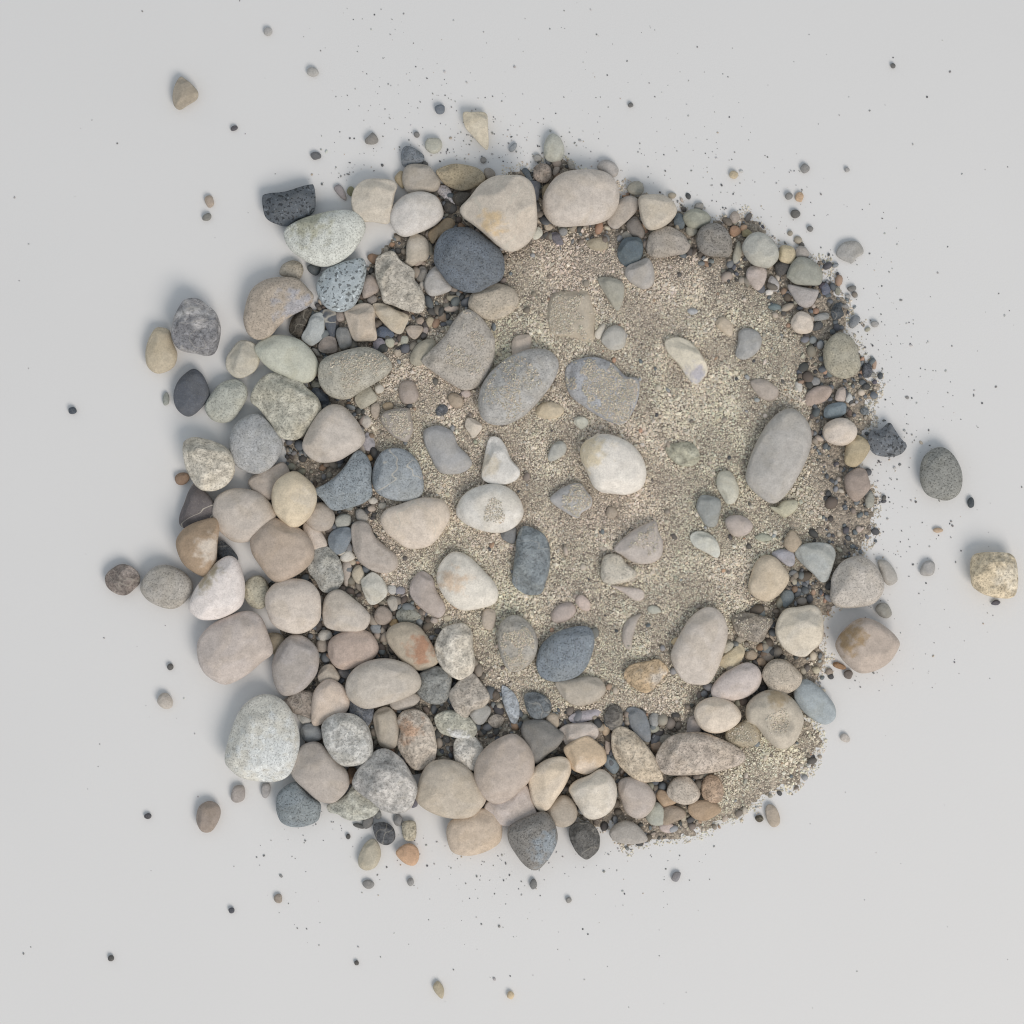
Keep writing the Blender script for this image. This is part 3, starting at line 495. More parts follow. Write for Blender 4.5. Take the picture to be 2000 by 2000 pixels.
O|30,92 36,85 48,80 58,74 67,78 74,90 73,105 66,115 55,120 45,118 38,108 32,98|c1bbb1|s r|white heart-shaped stone on the bottom rim
O|76,92 78,84 88,81 98,84 107,92 111,103 105,115 95,120 84,115 79,103|ada49e|s|mauve rounded stone right of the white heart
O|8,113 15,103 24,98 32,102 37,112 35,122 25,128 15,125|a29a8f|s|taupe stone left of the white heart
O|62,65 66,60 73,62 77,72 72,78 64,72|77848e|s L-1
O|122,96 125,87 132,81 142,81 150,89 153,98 148,105 138,107 127,103|b0a79c|p|round pinkish-beige pebble at the bottom right
O|155,88 160,80 168,80 174,88 175,98 170,105 160,105 155,98|a6917e|g|round rusty-brown pebble at the bottom right
O|142,112 146,105 158,103 168,106 173,112 168,117 158,122 148,120|a18c75|s|oval orange-brown pebble at the bottom right
O|112,99 115,93 122,95 132,103 125,108 118,108|a08a72|s
O|116,120 120,110 128,108 138,112 139,118 130,123 120,126|938678|s
O|102,118 106,108 113,105 119,112 119,125 108,126|9a9d95|s
O|30,137 32,127 42,123 52,126 58,136 58,148 52,155 45,158 36,150|60605f|g f|black pitted stone alone on the bottom edge
O|68,135 72,127 82,122 92,125 100,133 103,141 90,144 75,142|9b9792|s|grey dome-shaped pebble on the bottom edge
O|@122,129,8,5,-10|b0a39f|s
O|@112,52,6,6,-30|93806f|s L-1
O|@121,46,8,6,0|85827a|s L-1
O|@66,52,3,8,0|a69a92|s
O|@65,35,4,7,-10|a89680|s
P|32,42 36,35 48,29 55,26 62,32 65,42 62,50 52,52 40,52 34,48|99917f|p d|dusty olive pebble beside the pitted tan stone
L|28,165 30,157 38,149 50,144 62,146 73,154 80,165 81,175 75,190 66,198 56,197 46,188 38,178 30,173|b2aa9c/9c8d74@0,.75,.4|s e r|large tan stone with a pitted sandy hollow
L|43,130 47,120 55,115 65,116 74,123 80,131 77,140 68,146 58,147 49,141|a9a093|p|round beige speckled stone at the lower right
L|-5,143 3,131 15,123 28,118 38,122 42,132 38,143 26,151 10,154 -2,152|bab1ae|s|smooth lilac-white oval at the lower right
L|73,145 77,137 85,134 95,140 105,150 111,160 111,170 103,176 92,172 80,162 74,153|919ba1|s|blue-grey oval on the lower right edge
L|56,90 58,78 65,68 78,66 90,64 98,70 100,85 98,98 90,106 83,112 72,110 62,102|c4bdb0|s f r|white cream knobbly stone on the right rim
L|113,100 118,90 128,80 138,76 150,79 162,87 171,97 171,104 163,117 150,125 135,127 122,118 115,108|a89c92/927c5e@-.5,.3,.5|s r|brown rounded diamond stone off the right edge
L|108,48 110,35 120,22 135,18 148,25 156,38 157,50 148,62 130,66 115,65 108,58|aba6a0|p|large round grey stone on the right edge
L|152,22 160,22 167,30 170,40 163,45 157,40 154,30|9e9c98|s
L|150,67 154,62 161,63 165,72 160,76 153,73|8e8e8a|s
L|74,15 78,8 90,5 105,6 111,12 111,20 107,33 104,40 98,41 90,33 80,24|a0a5a5|s f|blue-grey rounded triangle on the right
L|30,45 33,33 38,22 46,17 55,19 63,28 68,37 65,46 57,55 47,60 38,57 32,52|bbae9a|s|smooth tan oval in the right sand
L|52,15 62,11 72,14 73,24 68,27 60,22|9b9ca6|s b.3
L|60,58 62,50 70,50 73,56 70,62 64,66|6b757b|s
L|@80,60,5,4,0|8b8580|s
L|14,78 20,72 30,71 45,75 53,78 48,88 42,98 30,97 20,92|8b847b|g f d b.15|dark brown lumpy stone half sunk in sand
L|2,118 8,110 16,104 22,100 26,108 22,118 16,125 8,123|b5aa90|s f
L|4,105 10,98 16,100 14,107 8,110|a8a497|s
L|@32,111,6,5,0|9a8d7b|s
L|@42,117,5,4.5,0|93806c|s
L|@49,112,6,5,0|8a8076|s
L|@94,125,4,3.5,0|aca693|s
L|@124,129,4.5,4.5,0|6a6462|s
L|@115,121,7,3,-20|8b6d50|s
H|100,70 103,62 112,57 122,57 130,63 132,70 128,78 120,82 110,81 103,77|c2b8ae|s r|smooth white oval pebble at the right edge
Z|57,103 60,92 70,86 85,83 98,85 99,98 96,105 82,112 65,113 58,110|72808a|s|teal pebble above the white oval pebble
Z|21,80 24,68 35,57 50,52 65,52 72,58 70,68 60,80 45,86 30,90 23,87|a0928a|s|slanted brown oval pebble at the right
Z|78,78 80,65 85,56 95,54 98,62 97,80 88,82|aa9f98|s
Z|98,75 104,64 110,70 112,80 105,84 98,82|a8aaaa|s
Z|2,50 5,44 14,45 17,55 14,66 8,64|b5b3ae|s
Z|25,45 30,36 42,35 50,40 48,50 35,52 28,52|84868a|s
Z|129,22 131,12 138,8 147,14 147,30 142,36 132,35|555a64|g
Z|@152,11,5,9,0|9c8676|s
Z|@148,30,6,5,0|8a8a86|s
Z|@153,45,5,4.5,0|565460|s
Z|@137,53,8,6,0|484a4c|s
Z|@149,67,9,3.5,10|a08a72|s
Z|@134,100,9,8,0|6f767c|g
Z|@105,103,5,8,0|6a5c55|s
S|24,118 26,110 35,104 43,105 47,115 48,122 42,130 35,135 28,130|978a82|s|brown-grey round stone on the right edge
S|43,133 48,125 52,131 51,139 45,141|8d8e88|s
S|24,95 26,80 32,72 42,75 48,83 42,95 34,102 26,100|a69a80|s|yellow-brown stone below the white oval pebble
S|46,78 49,68 58,67 66,61 71,67 76,75 82,82 78,89 70,92 58,92 50,88|656b73|P f F|jagged dark speckled chip off the right edge
S|95,110 97,97 104,88 115,84 125,90 132,102 134,115 131,127 122,133 112,132 102,128 97,120|858784|p|dark grey oval stone alone on the right
S|@143,136,3.5,5,0|484f55|s
S|@112,162,4.5,2.5,0|b09b85|s
T|162,111 166,107 171,109 168,112|54535c|s
T|144,84 144,70 149,64 162,63 177,63 184,67 187,78 187,94 183,104 170,105 155,101 146,94|bfb196/c6bdaa@.6,0,.7|g f|rough cream cube-like stone alone far right
T|95,80 99,72 105,70 109,74 107,83 98,84|999999|s
R|99,107 107,106 120,107 122,118 122,140 115,136 108,128 101,120|bdb5a3|s f|lone cream triangular chip above the pile
R|6,132 10,128 14,125 19,132 16,136 8,136|7e7d7c|s f
R|@77,103,5,5,0|68707a|s
R|63,136 66,131 76,131 79,137 76,143 70,145 64,141|a5a69c|s
R|175,140 178,130 183,126 190,130 194,140 192,150 185,153 177,150|a3a59d|s|pale green-grey oval pebble above the top rim
R|@55,127,3,3,0|777777|s
R|@118,151,3,3,0|808080|s
R|@169,149,4,4,0|929290|s
R|@63,155,3,3,0|606060|s
R|@146,139,3,5,-40|8a9096|s
Q|18,92 20,82 25,73 30,75 38,82 42,88 40,94 32,99 25,103 20,100|958d80|s f|taupe triangular pebble alone at the top left
Q|@153,147,5,4,0|626468|s
Q|@76,121,3.5,2.5,20|585860|s
Q|@108,30,4,4,0|a0a0a0|s
Q|@150,68,6,4.5,0|a3a3a3|s
A|170,33 175,29 180,35 182,44 177,42|8b8688|s
A|@186,35.5,4,4.5,0|7c7a5e|s
A|48,44 50,40 55,40 57,48 52,51|a1958a|s
A|@50,60,5,3.5,30|7a7b7a|s
V|34,30 36,25 45,25 51,30 52,38 46,43 38,40|505358|g f|black faceted chip below the pile
V|25,23 32,17 34,24 30,29 26,29|6a6a6a|s f
V|@38,18,3,4,0|727678|s
V|@22,27,5,2,-15|5b5b5b|s
V|51,20 54,17 58,20 57,27 52,26|7d7e80|s f
V|58,26 62,23 69,24 70,33 68,39 60,38|a39d8c|g
V|22,60 22,52 27,42 34,38 39,44 40,52 36,61 28,64|aaa494|s|upright beige pebble below the pile
V|53,50 58,44 65,42 71,46 72,54 68,60 60,58|b8977a|s|orange-pink pebble below the pile
V|@30,76,5,4,0|808080|s
V|@65,74,3,3.5,0|888888|s
V|@168,76,3,4.5,0|6f7173|s
V|@20,142,2,2.2,0|555555|s
V|84,162 88,157 93,163 92,172 87,168|a79e88|s
V|@149,169,3,3.5,0|bba98a|s
V|@13,36,2,2.5,0|505050|s
V|67,7 70,3 71,10 66,12|6a6a75|s
P|70,112 73,107 79,109 83,117 83,125 77,128 72,122|a2988c|s
P|@64,120,4,3.5,0|59554a|g
P|@145,44,5,4,-30|aaa5a0|s
O|126,177 129,171 135,171 133,178 130,180|7f7f84|s f
1|@13.7,77.5,.8,.7,0|4a525c|s
1|@27.9,154,.7,.6,0|4b4b50|s
1|@43.7,171.8,.6,.6,0|50525a|s
1|@20.9,180.8,.6,.6,0|505050|s
I|@64,122,3,3.5,0|585858|s
1|@119,19.8,.5,.5,0|666666|s
1|@168.5,12.4,.5,.5,0|666666|s
D|@83,14,4.5,4.5,0|808080|s
D|@16,20,4,4,0|b0a48c|s
1|@159.8,32,.5,.5,0|909090|s
1|@52.5,169.5,.8,.9,0|948a80|s
1|@107.3,169.8,.6,.6,0|8a8a8a|s
D|@78,41,4,5,0|b39a80|s
D|@68,40,3.5,3.5,0|7d7d7d|s
D|@74,57,5,4,0|606060|s
D|@88,71,3,3,0|777777|s
D|@149,161,4,3,0|8f8f8f|s
H|32,22 45,20 57,28 57,36 50,40 40,36|a19890|s b.45
H|8,155 12,149 22,148 30,152 34,158 30,165 22,168 14,166|a79e99|s b.05|small mauve oval in the right sand
H|0,120 2,108 12,107 18,115 21,125 17,135 10,137 5,130|b0b0a5|s b.15|pale green-white oval left of the long grey oval
H|57,140 62,135 75,134 75,142 65,150 60,148 50,140|aba996|s b.25
G|174,140 178,130 188,130 197,135 195,150 192,158 184,158 178,150|8f9392|s b.15|dark green-grey leaf-shaped stone in the sand
H|@44,169,8,4,-5|9a9f93|s b.25
H|63,175 70,162 77,168 80,175 72,183|a09484|s b.2
G|168,168 175,163 185,165 193,172 196,182 193,188 183,183 172,177|b9bbb4|s f|small blue-white angular stone in the right sand
G|145,85 155,80 168,80 176,88 175,98 165,102 152,97|a8a898|g b.4|crumbly pale stone right of the bright white one
G|34,92 38,82 45,78 51,82 50,90 43,95 36,97|a1a29d|s b.2
G|23,50 26,44 35,41 45,44 49,49 44,55 34,57 26,55|b5aa95|s|small tan oval between the two sand-dusted stones
G|58,60 62,55 69,56 72,61 66,67 61,64|b8b8ad|s f
G|37,135 42,126 52,120 64,118 70,125 75,132 74,140 66,145 60,150|a2a2a3|s D b.3|lilac-blue stone mostly covered by sand
G|@94,146,6,6,0|9a8f82|s b.3
B|@68,159,4.5,5,0|a59a85|s
B|@58,158,4,4,0|968a80|s
B|45,165 50,162 60,163 60,168 54,175 48,172|a89d92|s f
B|@63,167,3,4,0|9a908c|s
B|@43,176,5,4.5,0|97998f|s
B|18,165 25,163 34,170 30,174 18,172|505a6b|s f
B|14,178 20,174 25,178 24,186 16,185|807c85|s f
B|@30,178,5,5,0|a5a698|s
B|@37,188,4,4,0|a59c90|s
B|49,192 53,183 60,177 68,175 73,178 72,186 66,194 58,200 50,198|979385|s|olive oval pebble left of the sand-dusted slab
B|80,146 88,143 95,145 92,149 84,149|b0a399|s
B|84,134 95,134 97,138 90,140 84,138|9a9484|s
X|36,170 40,160 52,158 58,168 55,176 44,182 38,178|b8b9b0|s f
X|@64,170,5,6,0|ab9f94|s
X|72,170 84,167 92,175 97,190 85,192 76,182|6b6a74|s f
X|88,164 95,158 104,162 104,170 97,175 90,172|86888a|s
X|60,148 68,148 78,158 70,165 62,162|a39a8e|s
"""
def parse():
    out = []
    for line in DATA.strip().splitlines():
        f = line.split('|')
        ox, oy, s = TILE[f[0]]; k = s / 193.2
        if f[1][0] == '@':
            cx, cy, rx, ry, rot = (float(v) for v in f[1][1:].split(','))
            a = math.radians(-rot); pts = []
            n = 9; ph = rnd.random()
            for i in range(n):
                t = 2 * math.pi * (i + ph) / n; j = rnd.uniform(.88, 1.1)
                u, v = rx * j * math.cos(t), ry * j * math.sin(t)
                pts.append((cx + u * math.cos(a) - v * math.sin(a), cy + u * math.sin(a) + v * math.cos(a)))
        else:
            pts = [tuple(float(v) for v in p.split(',')) for p in f[1].split()]
        pts = np.array([(ox + x * k, oy + y * k) for x, y in pts])
        x, y = pts.T; x2, y2 = np.roll(x, -1), np.roll(y, -1)
        cr = x * y2 - x2 * y; A = cr.sum() / 2
        if A < 0: pts = pts[::-1]; x, y = pts.T; x2, y2 = np.roll(x, -1), np.roll(y, -1); cr = x * y2 - x2 * y; A = cr.sum() / 2
        c = np.array([((x + x2) * cr).sum(), ((y + y2) * cr).sum()]) / (6 * A)
        cov = np.cov((pts - c).T); w = np.sqrt(np.maximum(np.linalg.eigvalsh(cov), .3)) * 2.75
        fl = f[3].split()
        lab = f[4] if len(f) > 4 else ''
        out.append(dict(pts=pts, c=c, area=A, minor=min(w), major=max(w), hex=f[2], fl=fl, label=lab))
    return out
ST = parse()

def smooth_loop(pts, n, tension=.5):
    """closed Catmull-Rom resampled evenly by angle step"""
    m = len(pts); out = []
    for i in range(m):
        p0, p1, p2, p3 = pts[i - 1], pts[i], pts[(i + 1) % m], pts[(i + 2) % m]
        for t in np.linspace(0, 1, 12, endpoint=False):
            out.append(.5 * ((2 * p1) + (-p0 + p2) * t + (2 * p0 - 5 * p1 + 4 * p2 - p3) * t * t + (-p0 + 3 * p1 - 3 * p2 + p3) * t ** 3))
    out = np.array(out); seg = np.hypot(*(np.roll(out, -1, 0) - out).T); s = np.concatenate([[0], np.cumsum(seg)])
    o2 = np.vstack([out, out[:1]]); q = np.linspace(0, s[-1], n, endpoint=False)
    return np.stack([np.interp(q, s, o2[:, 0]), np.interp(q, s, o2[:, 1])], 1)

def make_stone(S, idx):
    fl, pts = S['fl'], S['pts']
    big = S['minor'] > 26
    nseg, ntop, nbot = (64, 17, 8) if S['minor'] > 45 else (36, 10, 5) if big else (20, 7, 3)
    loop = smooth_loop(pts, nseg)[::-1]
    lay = 1 if 'L1' in fl else -1 if 'L-1' in fl else 0
    bury = next((float(f[1:]) for f in fl if f[0] == 'b' and len(f) > 1), None)
    minor = S['minor'] * MM
    tk = .58 + rnd.uniform(-.06, .06)
    if 'r' in fl: tk = .78
    if 't' in fl: tk = .34
    if S['minor'] < 16: tk = .75
    T = minor * tk
    hs = float(samp(gH, *S['c'])); onbed = hs > .001
    inF = float(samp(gF, *S['c'])) > .5 and onbed
    if bury is None: bury = .29 if inF else .06 if onbed else .0
    zc = max(hs, 0) + T * (.5 - bury)
    if lay == 1: zc += T * .10 if onbed else 0.0
    if lay == -1: zc -= T * .12
    if not onbed: zc = max(zc, T * .5)
    # outline back-projected from the widest level
    if big: loop = S['c'] + (loop - S['c']) * 1.028
    k = MM * (CAM_H - zc) / CAM_H
    cx, cy = (S['c'][0] - 1000) * k, (1000 - S['c'][1]) * k
    L0 = np.stack([(loop[:, 0] - 1000) * k - cx, (1000 - loop[:, 1]) * k - cy], 1)
    S['loopw'] = L0 + (cx, cy); S['top'] = zc + T / 2; S['zc'] = zc
    sx, sy = rnd.uniform(-.12, .12) * minor, rnd.uniform(-.12, .12) * minor
    pr = rnd.uniform(.62, .80) if not 'r' in fl else .70
    if 't' in fl: pr = .42
    elif 'f' in fl: pr = .52
    V = []
    ang = np.linspace(math.pi / 2, 0, ntop + 1)[1:]
    V.append((sx, sy, T / 2))
    for a in ang:
        r, z = math.cos(a) ** pr, math.sin(a) ** 1.0
        for p in L0: V.append((p[0] * r + sx * z * (1 - r), p[1] * r + sy * z * (1 - r), z * T / 2))
    for a in np.linspace(0, -math.pi / 2, nbot + 1)[1:-1]:
        r, z = math.cos(a) ** .7, math.sin(a)
        for p in L0: V.append((p[0] * r, p[1] * r, z * T / 2))
    V.append((0, 0, -T / 2))
    nr = ntop + nbot - 1
    F = []
    for j in range(nseg): F.append((0, 1 + j, 1 + (j + 1) % nseg))
    for i in range(nr - 1):
        a0, b0 = 1 + i * nseg, 1 + (i + 1) * nseg
        for j in range(nseg):
            j2 = (j + 1) % nseg; F.append((a0 + j, b0 + j, b0 + j2, a0 + j2))
    last = len(V) - 1; a0 = 1 + (nr - 1) * nseg
    for j in range(nseg): F.append((a0 + j, last, a0 + (j + 1) % nseg))
    P = np.array(V)
    # flat facets cut across the top of angular stones
    if True:
        nf = 7 if 'f' in fl else 5
        if not ('f' in fl or 'g' in fl): nf = 4
        deep = (.68, .88) if 'f' in fl else (.74, .92) if 'g' in fl else (.84, .97)
        for q in range(nf):
            az = 2 * math.pi * (q + rnd.uniform(-.35, .35)) / nf; tilt = rnd.uniform(.25, 1.0) if q else rnd.uniform(0, .25)
            n = np.array([math.cos(az) * math.sin(tilt), math.sin(az) * math.sin(tilt), math.cos(tilt)])
            up = P[:, 2] > 0
            s = (P @ n); d = s[up].max() * rnd.uniform(*deep)
            ex = np.maximum(s - d, 0) * np.clip(P[:, 2] / (.25 * T), 0, 1)
            P -= (ex * .92)[:, None] * n
    amp = minor * (.040 if 'g' in fl else .022 if 'f' in fl else .014)
    sd = Vector((idx * 7.31, idx * 3.17, idx * 1.7))
    fr = 2.1 / minor
    cen = P * [1, 1, 1.6]
    ln = np.linalg.norm(cen, axis=1) + 1e-9
    for i in range(len(P)):
        v = Vector(P[i]) * fr + sd
        d = noise.fractal(v, 1.0, 2.1, 4 if 'g' in fl else 2) * amp + noise.noise(v * .45) * minor * .035
        if 'e' in fl and P[i][2] > 0:
            rr = math.hypot(P[i][0] - .1 * minor, P[i][1] + .12 * minor) / (minor * .26)
            if 'r' in fl: d -= max(0, 1 - rr * rr) * T * .16
        side = 1 - .65 * max(0, 1 - abs(P[i][2]) / (.3 * T))          # the outline itself stays put
        P[i] += cen[i] / ln[i] * d * side
    zb = P[:, 2].min()
    P[:, 2] -= zb
    base = zc + zb
    if not onbed and lay <= 0: base = max(base, 0.0)
    nm = 'stone' if S['minor'] > 38 else 'pebble'
    me = bpy.data.meshes.new(nm); me.from_pydata([tuple(p) for p in P], [], F)
    me.polygons.foreach_set('use_smooth', [True] * len(me.polygons)); me.update()
    o = bpy.data.objects.new(nm, me); sc.collection.objects.link(o)
    o.location = (cx, cy, base)
    hx = S['hex'].split('/')
    jit = rnd.uniform(.96, 1.04)
    c1 = hexlin(hx[0], KALB * jit); rad = 0.0; cen_ = (0, 0, 0)
    if len(hx) > 1:
        q = hx[1].split('@'); c2 = hexlin(q[0], KALB)
        if len(q) > 1:
            a, b, r = (float(v) for v in q[1].split(','))
            hw, hh = np.abs(L0[:, 0]).max(), np.abs(L0[:, 1]).max()
            cen_ = (a * hw, b * hh, T * .8); rad = r * (hw + hh) / 2
    else:
        c2 = tuple(v * w for v, w in zip(c1, (.9, .88, .84)))
    me.materials.append(stone_mat('stone_skin', c1, c2, cen_, rad, fl, not big))
    S['obj'] = o; S['base'] = base; S['name'] = nm
    S['w'] = (cx, cy)
    return o
for i, S in enumerate(ST): make_stone(S, i)

# ------------------------------------------------------------------ names and labels
def colour_word(h):
    r, g, b = (int(h[i:i+2], 16) for i in (0, 2, 4)); L = (r + g + b) / 3; w = r - b
    if L < 88: return 'bluish black' if w < -6 else 'blackish'
    if L < 125: return 'slate blue' if w < -8 else 'dark brown' if w > 14 else 'dark grey'
    if L < 152: return 'blue-grey' if w < -5 else 'brown' if w > 26 else 'brownish grey' if w > 10 else 'mid grey'
    if L < 172: return 'pale bluish grey' if w < -4 else 'light brown' if w > 30 else 'tan' if w > 14 else 'light grey'
    return 'cream' if w > 20 else 'off-white'
def shape_word(S):
    a = S['major'] / S['minor']
    s = 'angular' if 'f' in S['fl'] else 'rough' if 'g' in S['fl'] else ''
    e = 'long' if a > 1.75 else 'oval' if a > 1.3 else 'round'
    return (s + ' ' + e) if s and e != 'round' else (s or e)
def size_word(S):
    m = S['minor']
    return 'tiny' if m < 11 else 'very small' if m < 17 else 'small' if m < 25 else 'smallish'
ANC = [S for S in ST if S['label']]
used = set(S['label'] for S in ST if S['label'])
assert len(used) == len(ANC)
def rel_word(dx, dy):
    a = math.degrees(math.atan2(-dy, dx)) % 360
    names = ['right of', 'above and right of', 'above', 'above and left of', 'left of', 'below and left of', 'below', 'below and right of']
    return names[int((a + 22.5) // 45) % 8]
for S in ST:
    if S['label']: continue
    near = sorted(ANC, key=lambda a: np.hypot(*(np.abs(a['pts'] - S['c']).min(0))) * 0 + np.min(np.hypot(*(a['pts'] - S['c']).T)))[:5]
    base = f"{size_word(S)} {colour_word(S['hex'][:6])} {shape_word(S)} pebble"
    lab = None
    for pre in (base, f"{colour_word(S['hex'][:6])} {shape_word(S)} pebble"):
        for a in near:
            d = S['c'] - a['c']
            dist = np.min(np.hypot(*(a['pts'] - S['c']).T))
            j = 'just ' if dist < 45 else 'well ' if dist > 120 else ''
            c = f"{pre} {j}{rel_word(*d)} the {a['label']}"
            if len(c.split()) > 16: c = f"{pre} {rel_word(*d)} the {a['label']}"
            if c not in used and len(c.split()) <= 16: lab = c; break
        if lab: break
    if not lab:
        a = near[0]; d = S['c'] - a['c']
        short = f"{colour_word(S['hex'][:6])} pebble {rel_word(*d)} the {a['label']}"
        lab = short
        w = ' '.join(short.split()[:16]); lab = w
    used.add(lab); S['label2'] = lab
for S in ST:
    o = S['obj']; o['label'] = S.get('label2') or S['label']
    if S['name'] == 'stone' : o['category'] = 'stone'; o['group'] = 'stones heaped on the tabletop'
    else: o['category'] = 'pebble'; o['group'] = 'small pebbles in and around the pile'

# ------------------------------------------------------------------ loose grains as single meshes
PHI = (1 + 5 ** .5) / 2
ICO_V = np.array([(-1, PHI, 0), (1, PHI, 0), (-1, -PHI, 0), (1, -PHI, 0), (0, -1, PHI), (0, 1, PHI), (0, -1, -PHI), (0, 1, -PHI), (PHI, 0, -1), (PHI, 0, 1), (-PHI, 0, -1), (-PHI, 0, 1)]) / math.hypot(1, PHI)
ICO_F = np.array([(0,11,5),(0,5,1),(0,1,7),(0,7,10),(0,10,11),(1,5,9),(5,11,4),(11,10,2),(10,7,6),(7,1,8),(3,9,4),(3,4,2),(3,2,6),(3,6,8),(3,8,9),(4,9,5),(2,4,11),(6,2,10),(8,6,7),(9,8,1)])
def subdiv(V, F):
    V = [tuple(v) for v in V]; cache = {}; out = []
    def mid(a, b):
        k = (min(a, b), max(a, b))
        if k not in cache:
            m = (np.array(V[a]) + np.array(V[b])) / 2; V.append(tuple(m / np.linalg.norm(m))); cache[k] = len(V) - 1
        return cache[k]
    for a, b, c in F:
        x, y, z = mid(a, b), mid(b, c), mid(c, a); out += [(a, x, z), (b, y, x), (c, z, y), (x, y, z)]
    return np.array(V), np.array(out)
ICO2 = subdiv(ICO_V, ICO_F)
def grains(name, P, R, C, flat, tmpl, mat, jag, label, smooth):
    """P centres (n,3), R radii (n,), C colours (n,3) -> one mesh of separate solid grains"""
    n = len(P); TV, TF = tmpl; nv, nf = len(TV), len(TF)
    q = rng.normal(size=(n, 4)); q /= np.linalg.norm(q, axis=1)[:, None]
    w, x, y, z = q.T
    M = np.stack([1-2*(y*y+z*z), 2*(x*y-z*w), 2*(x*z+y*w), 2*(x*y+z*w), 1-2*(x*x+z*z), 2*(y*z-x*w), 2*(x*z-y*w), 2*(y*z+x*w), 1-2*(x*x+y*y)], 1).reshape(n, 3, 3)
    sc3 = np.stack([rng.uniform(.8, 1.35, n), rng.uniform(.7, 1.05, n), rng.uniform(.5, .9, n)], 1)
    loc = TV[None] * (1 + rng.uniform(-jag, jag, (n, nv, 1))) * sc3[:, None]
    W = np.einsum('nij,nvj->nvi', M, loc); W[:, :, 2] *= flat
    W = W * R[:, None, None] + P[:, None]
    me = bpy.data.meshes.new(name)
    F = (TF[None] + (np.arange(n) * nv)[:, None, None]).reshape(-1)
    me.vertices.add(n * nv); me.vertices.foreach_set('co', W.reshape(-1).astype(np.float32))
    me.loops.add(len(F)); me.loops.foreach_set('vertex_index', F.astype(np.int32))
    me.polygons.add(n * nf); me.polygons.foreach_set('loop_start', (np.arange(n * nf) * 3).astype(np.int32))
    me.polygons.foreach_set('loop_total', np.full(n * nf, 3, np.int32))
    me.polygons.foreach_set('use_smooth', np.full(n * nf, smooth))
    me.update(calc_edges=True)
    at = me.color_attributes.new('grain_colour', 'FLOAT_COLOR', 'POINT')
    cc = np.ones((n, nv, 4), np.float32); cc[:, :, :3] = C[:, None]
    at.data.foreach_set('color', cc.reshape(-1))
    me.materials.append(mat)
    o = bpy.data.objects.new(name, me); sc.collection.objects.link(o)
    o['kind'] = 'stuff'; o['label'] = label
    return o
def palette(n, entries, pull=0):
    hx = [e[0] for e in entries]; p = np.array([e[1] for e in entries], float); p /= p.sum()
    T = np.array([hexlin(h, KALB) for h in hx])
    if pull:
        mean = (T * p[:, None]).sum(0); T = mean * [1.01, 1.055, 1.05] + (T - mean) * (1 - pull)
    c = T[rng.choice(len(hx), n, p=p)] * rng.uniform(.88, 1.12, (n, 1)) * rng.uniform(.97, 1.03, (n, 3))
    return np.clip(c, .01, .9)
SANDPAL = [('b3a696', 5), ('a6998a', 5), ('c4b9a8', 4), ('9a9082', 3), ('8a8178', 2), ('9f9d98', 3), ('d0c8ba', 2.2), ('7d736b', 1.3), ('a98f78', .8), ('5c5855', .9), ('b0a49e', 2)]
GRAVPAL = [('a39a8e', 4), ('8f877d', 4), ('7a736b', 3), ('5f5c5a', 3), ('8d9092', 2), ('6a7076', 2), ('b3aa9e', 3), ('9a8472', 1.6), ('505254', 2), ('97978a', 2), ('a88a74', .8)]
GRITPAL = [('808080', 5), ('6c6c6e', 4), ('9a9a9a', 5), ('55565a', 3), ('a89c8e', 1.5), ('b0b0b0', 3)]
def to_world(x, y, z):
    s = MM * (CAM_H - z) / CAM_H
    return np.stack([(x - 1000) * s, (1000 - y) * s, z], 1)

# base sheet of packed sand under the grains
def bed():
    keep = (gB > -10)
    idm = -np.ones((NG, NG), int); idm[keep] = np.arange(keep.sum())
    xs, ys, zs = GX[keep], GY[keep], gH[keep]
    V = to_world(xs, ys, zs)
    F = []
    for j in range(NG - 1):
        for i in range(NG - 1):
            q = (idm[j, i], idm[j + 1, i], idm[j + 1, i + 1], idm[j, i + 1])
            if min(q) >= 0: F.append(q)
    me = bpy.data.meshes.new('sand_bed'); me.from_pydata([tuple(v) for v in V], [], F)
    me.polygons.foreach_set('use_smooth', [True] * len(me.polygons))
    o = bpy.data.objects.new('sand_bed', me); sc.collection.objects.link(o)
    o['kind'] = 'structure'; o['label'] = 'packed bed of coarse tan sand under the stones'
    m = bpy.data.materials.new('packed_sand'); m.use_nodes = True
    t = m.node_tree; b = t.nodes['Principled BSDF']
    tc = t.nodes.new('ShaderNodeTexCoord')
    v = t.nodes.new('ShaderNodeTexVoronoi'); v.inputs['Scale'].default_value = 420
    t.links.new(tc.outputs['Object'], v.inputs['Vector'])
    sp = t.nodes.new('ShaderNodeSeparateColor'); t.links.new(v.outputs['Color'], sp.inputs[0])
    cr = t.nodes.new('ShaderNodeValToRGB'); e = cr.color_ramp.elements
    e[0].color = (*hexlin('857c71'), 1); e[1].color = (*hexlin('bdb1a0', 1.1), 1)
    x = e.new(.35); x.color = (*hexlin('948a7e'), 1)
    t.links.new(sp.outputs[0], cr.inputs[0]); t.links.new(cr.outputs[0], b.inputs['Base Color'])
    bp = t.nodes.new('ShaderNodeBump'); bp.invert = True; bp.inputs['Distance'].default_value = .0015
    t.links.new(v.outputs['Distance'], bp.inputs['Height']); t.links.new(bp.outputs[0], b.inputs['Normal'])
    b.inputs['Roughness'].default_value = .9
    me.materials.append(m)
bed()

def rpts(n, x0, y0, x1, y1): return rng.uniform(x0, x1, n), rng.uniform(y0, y1, n)
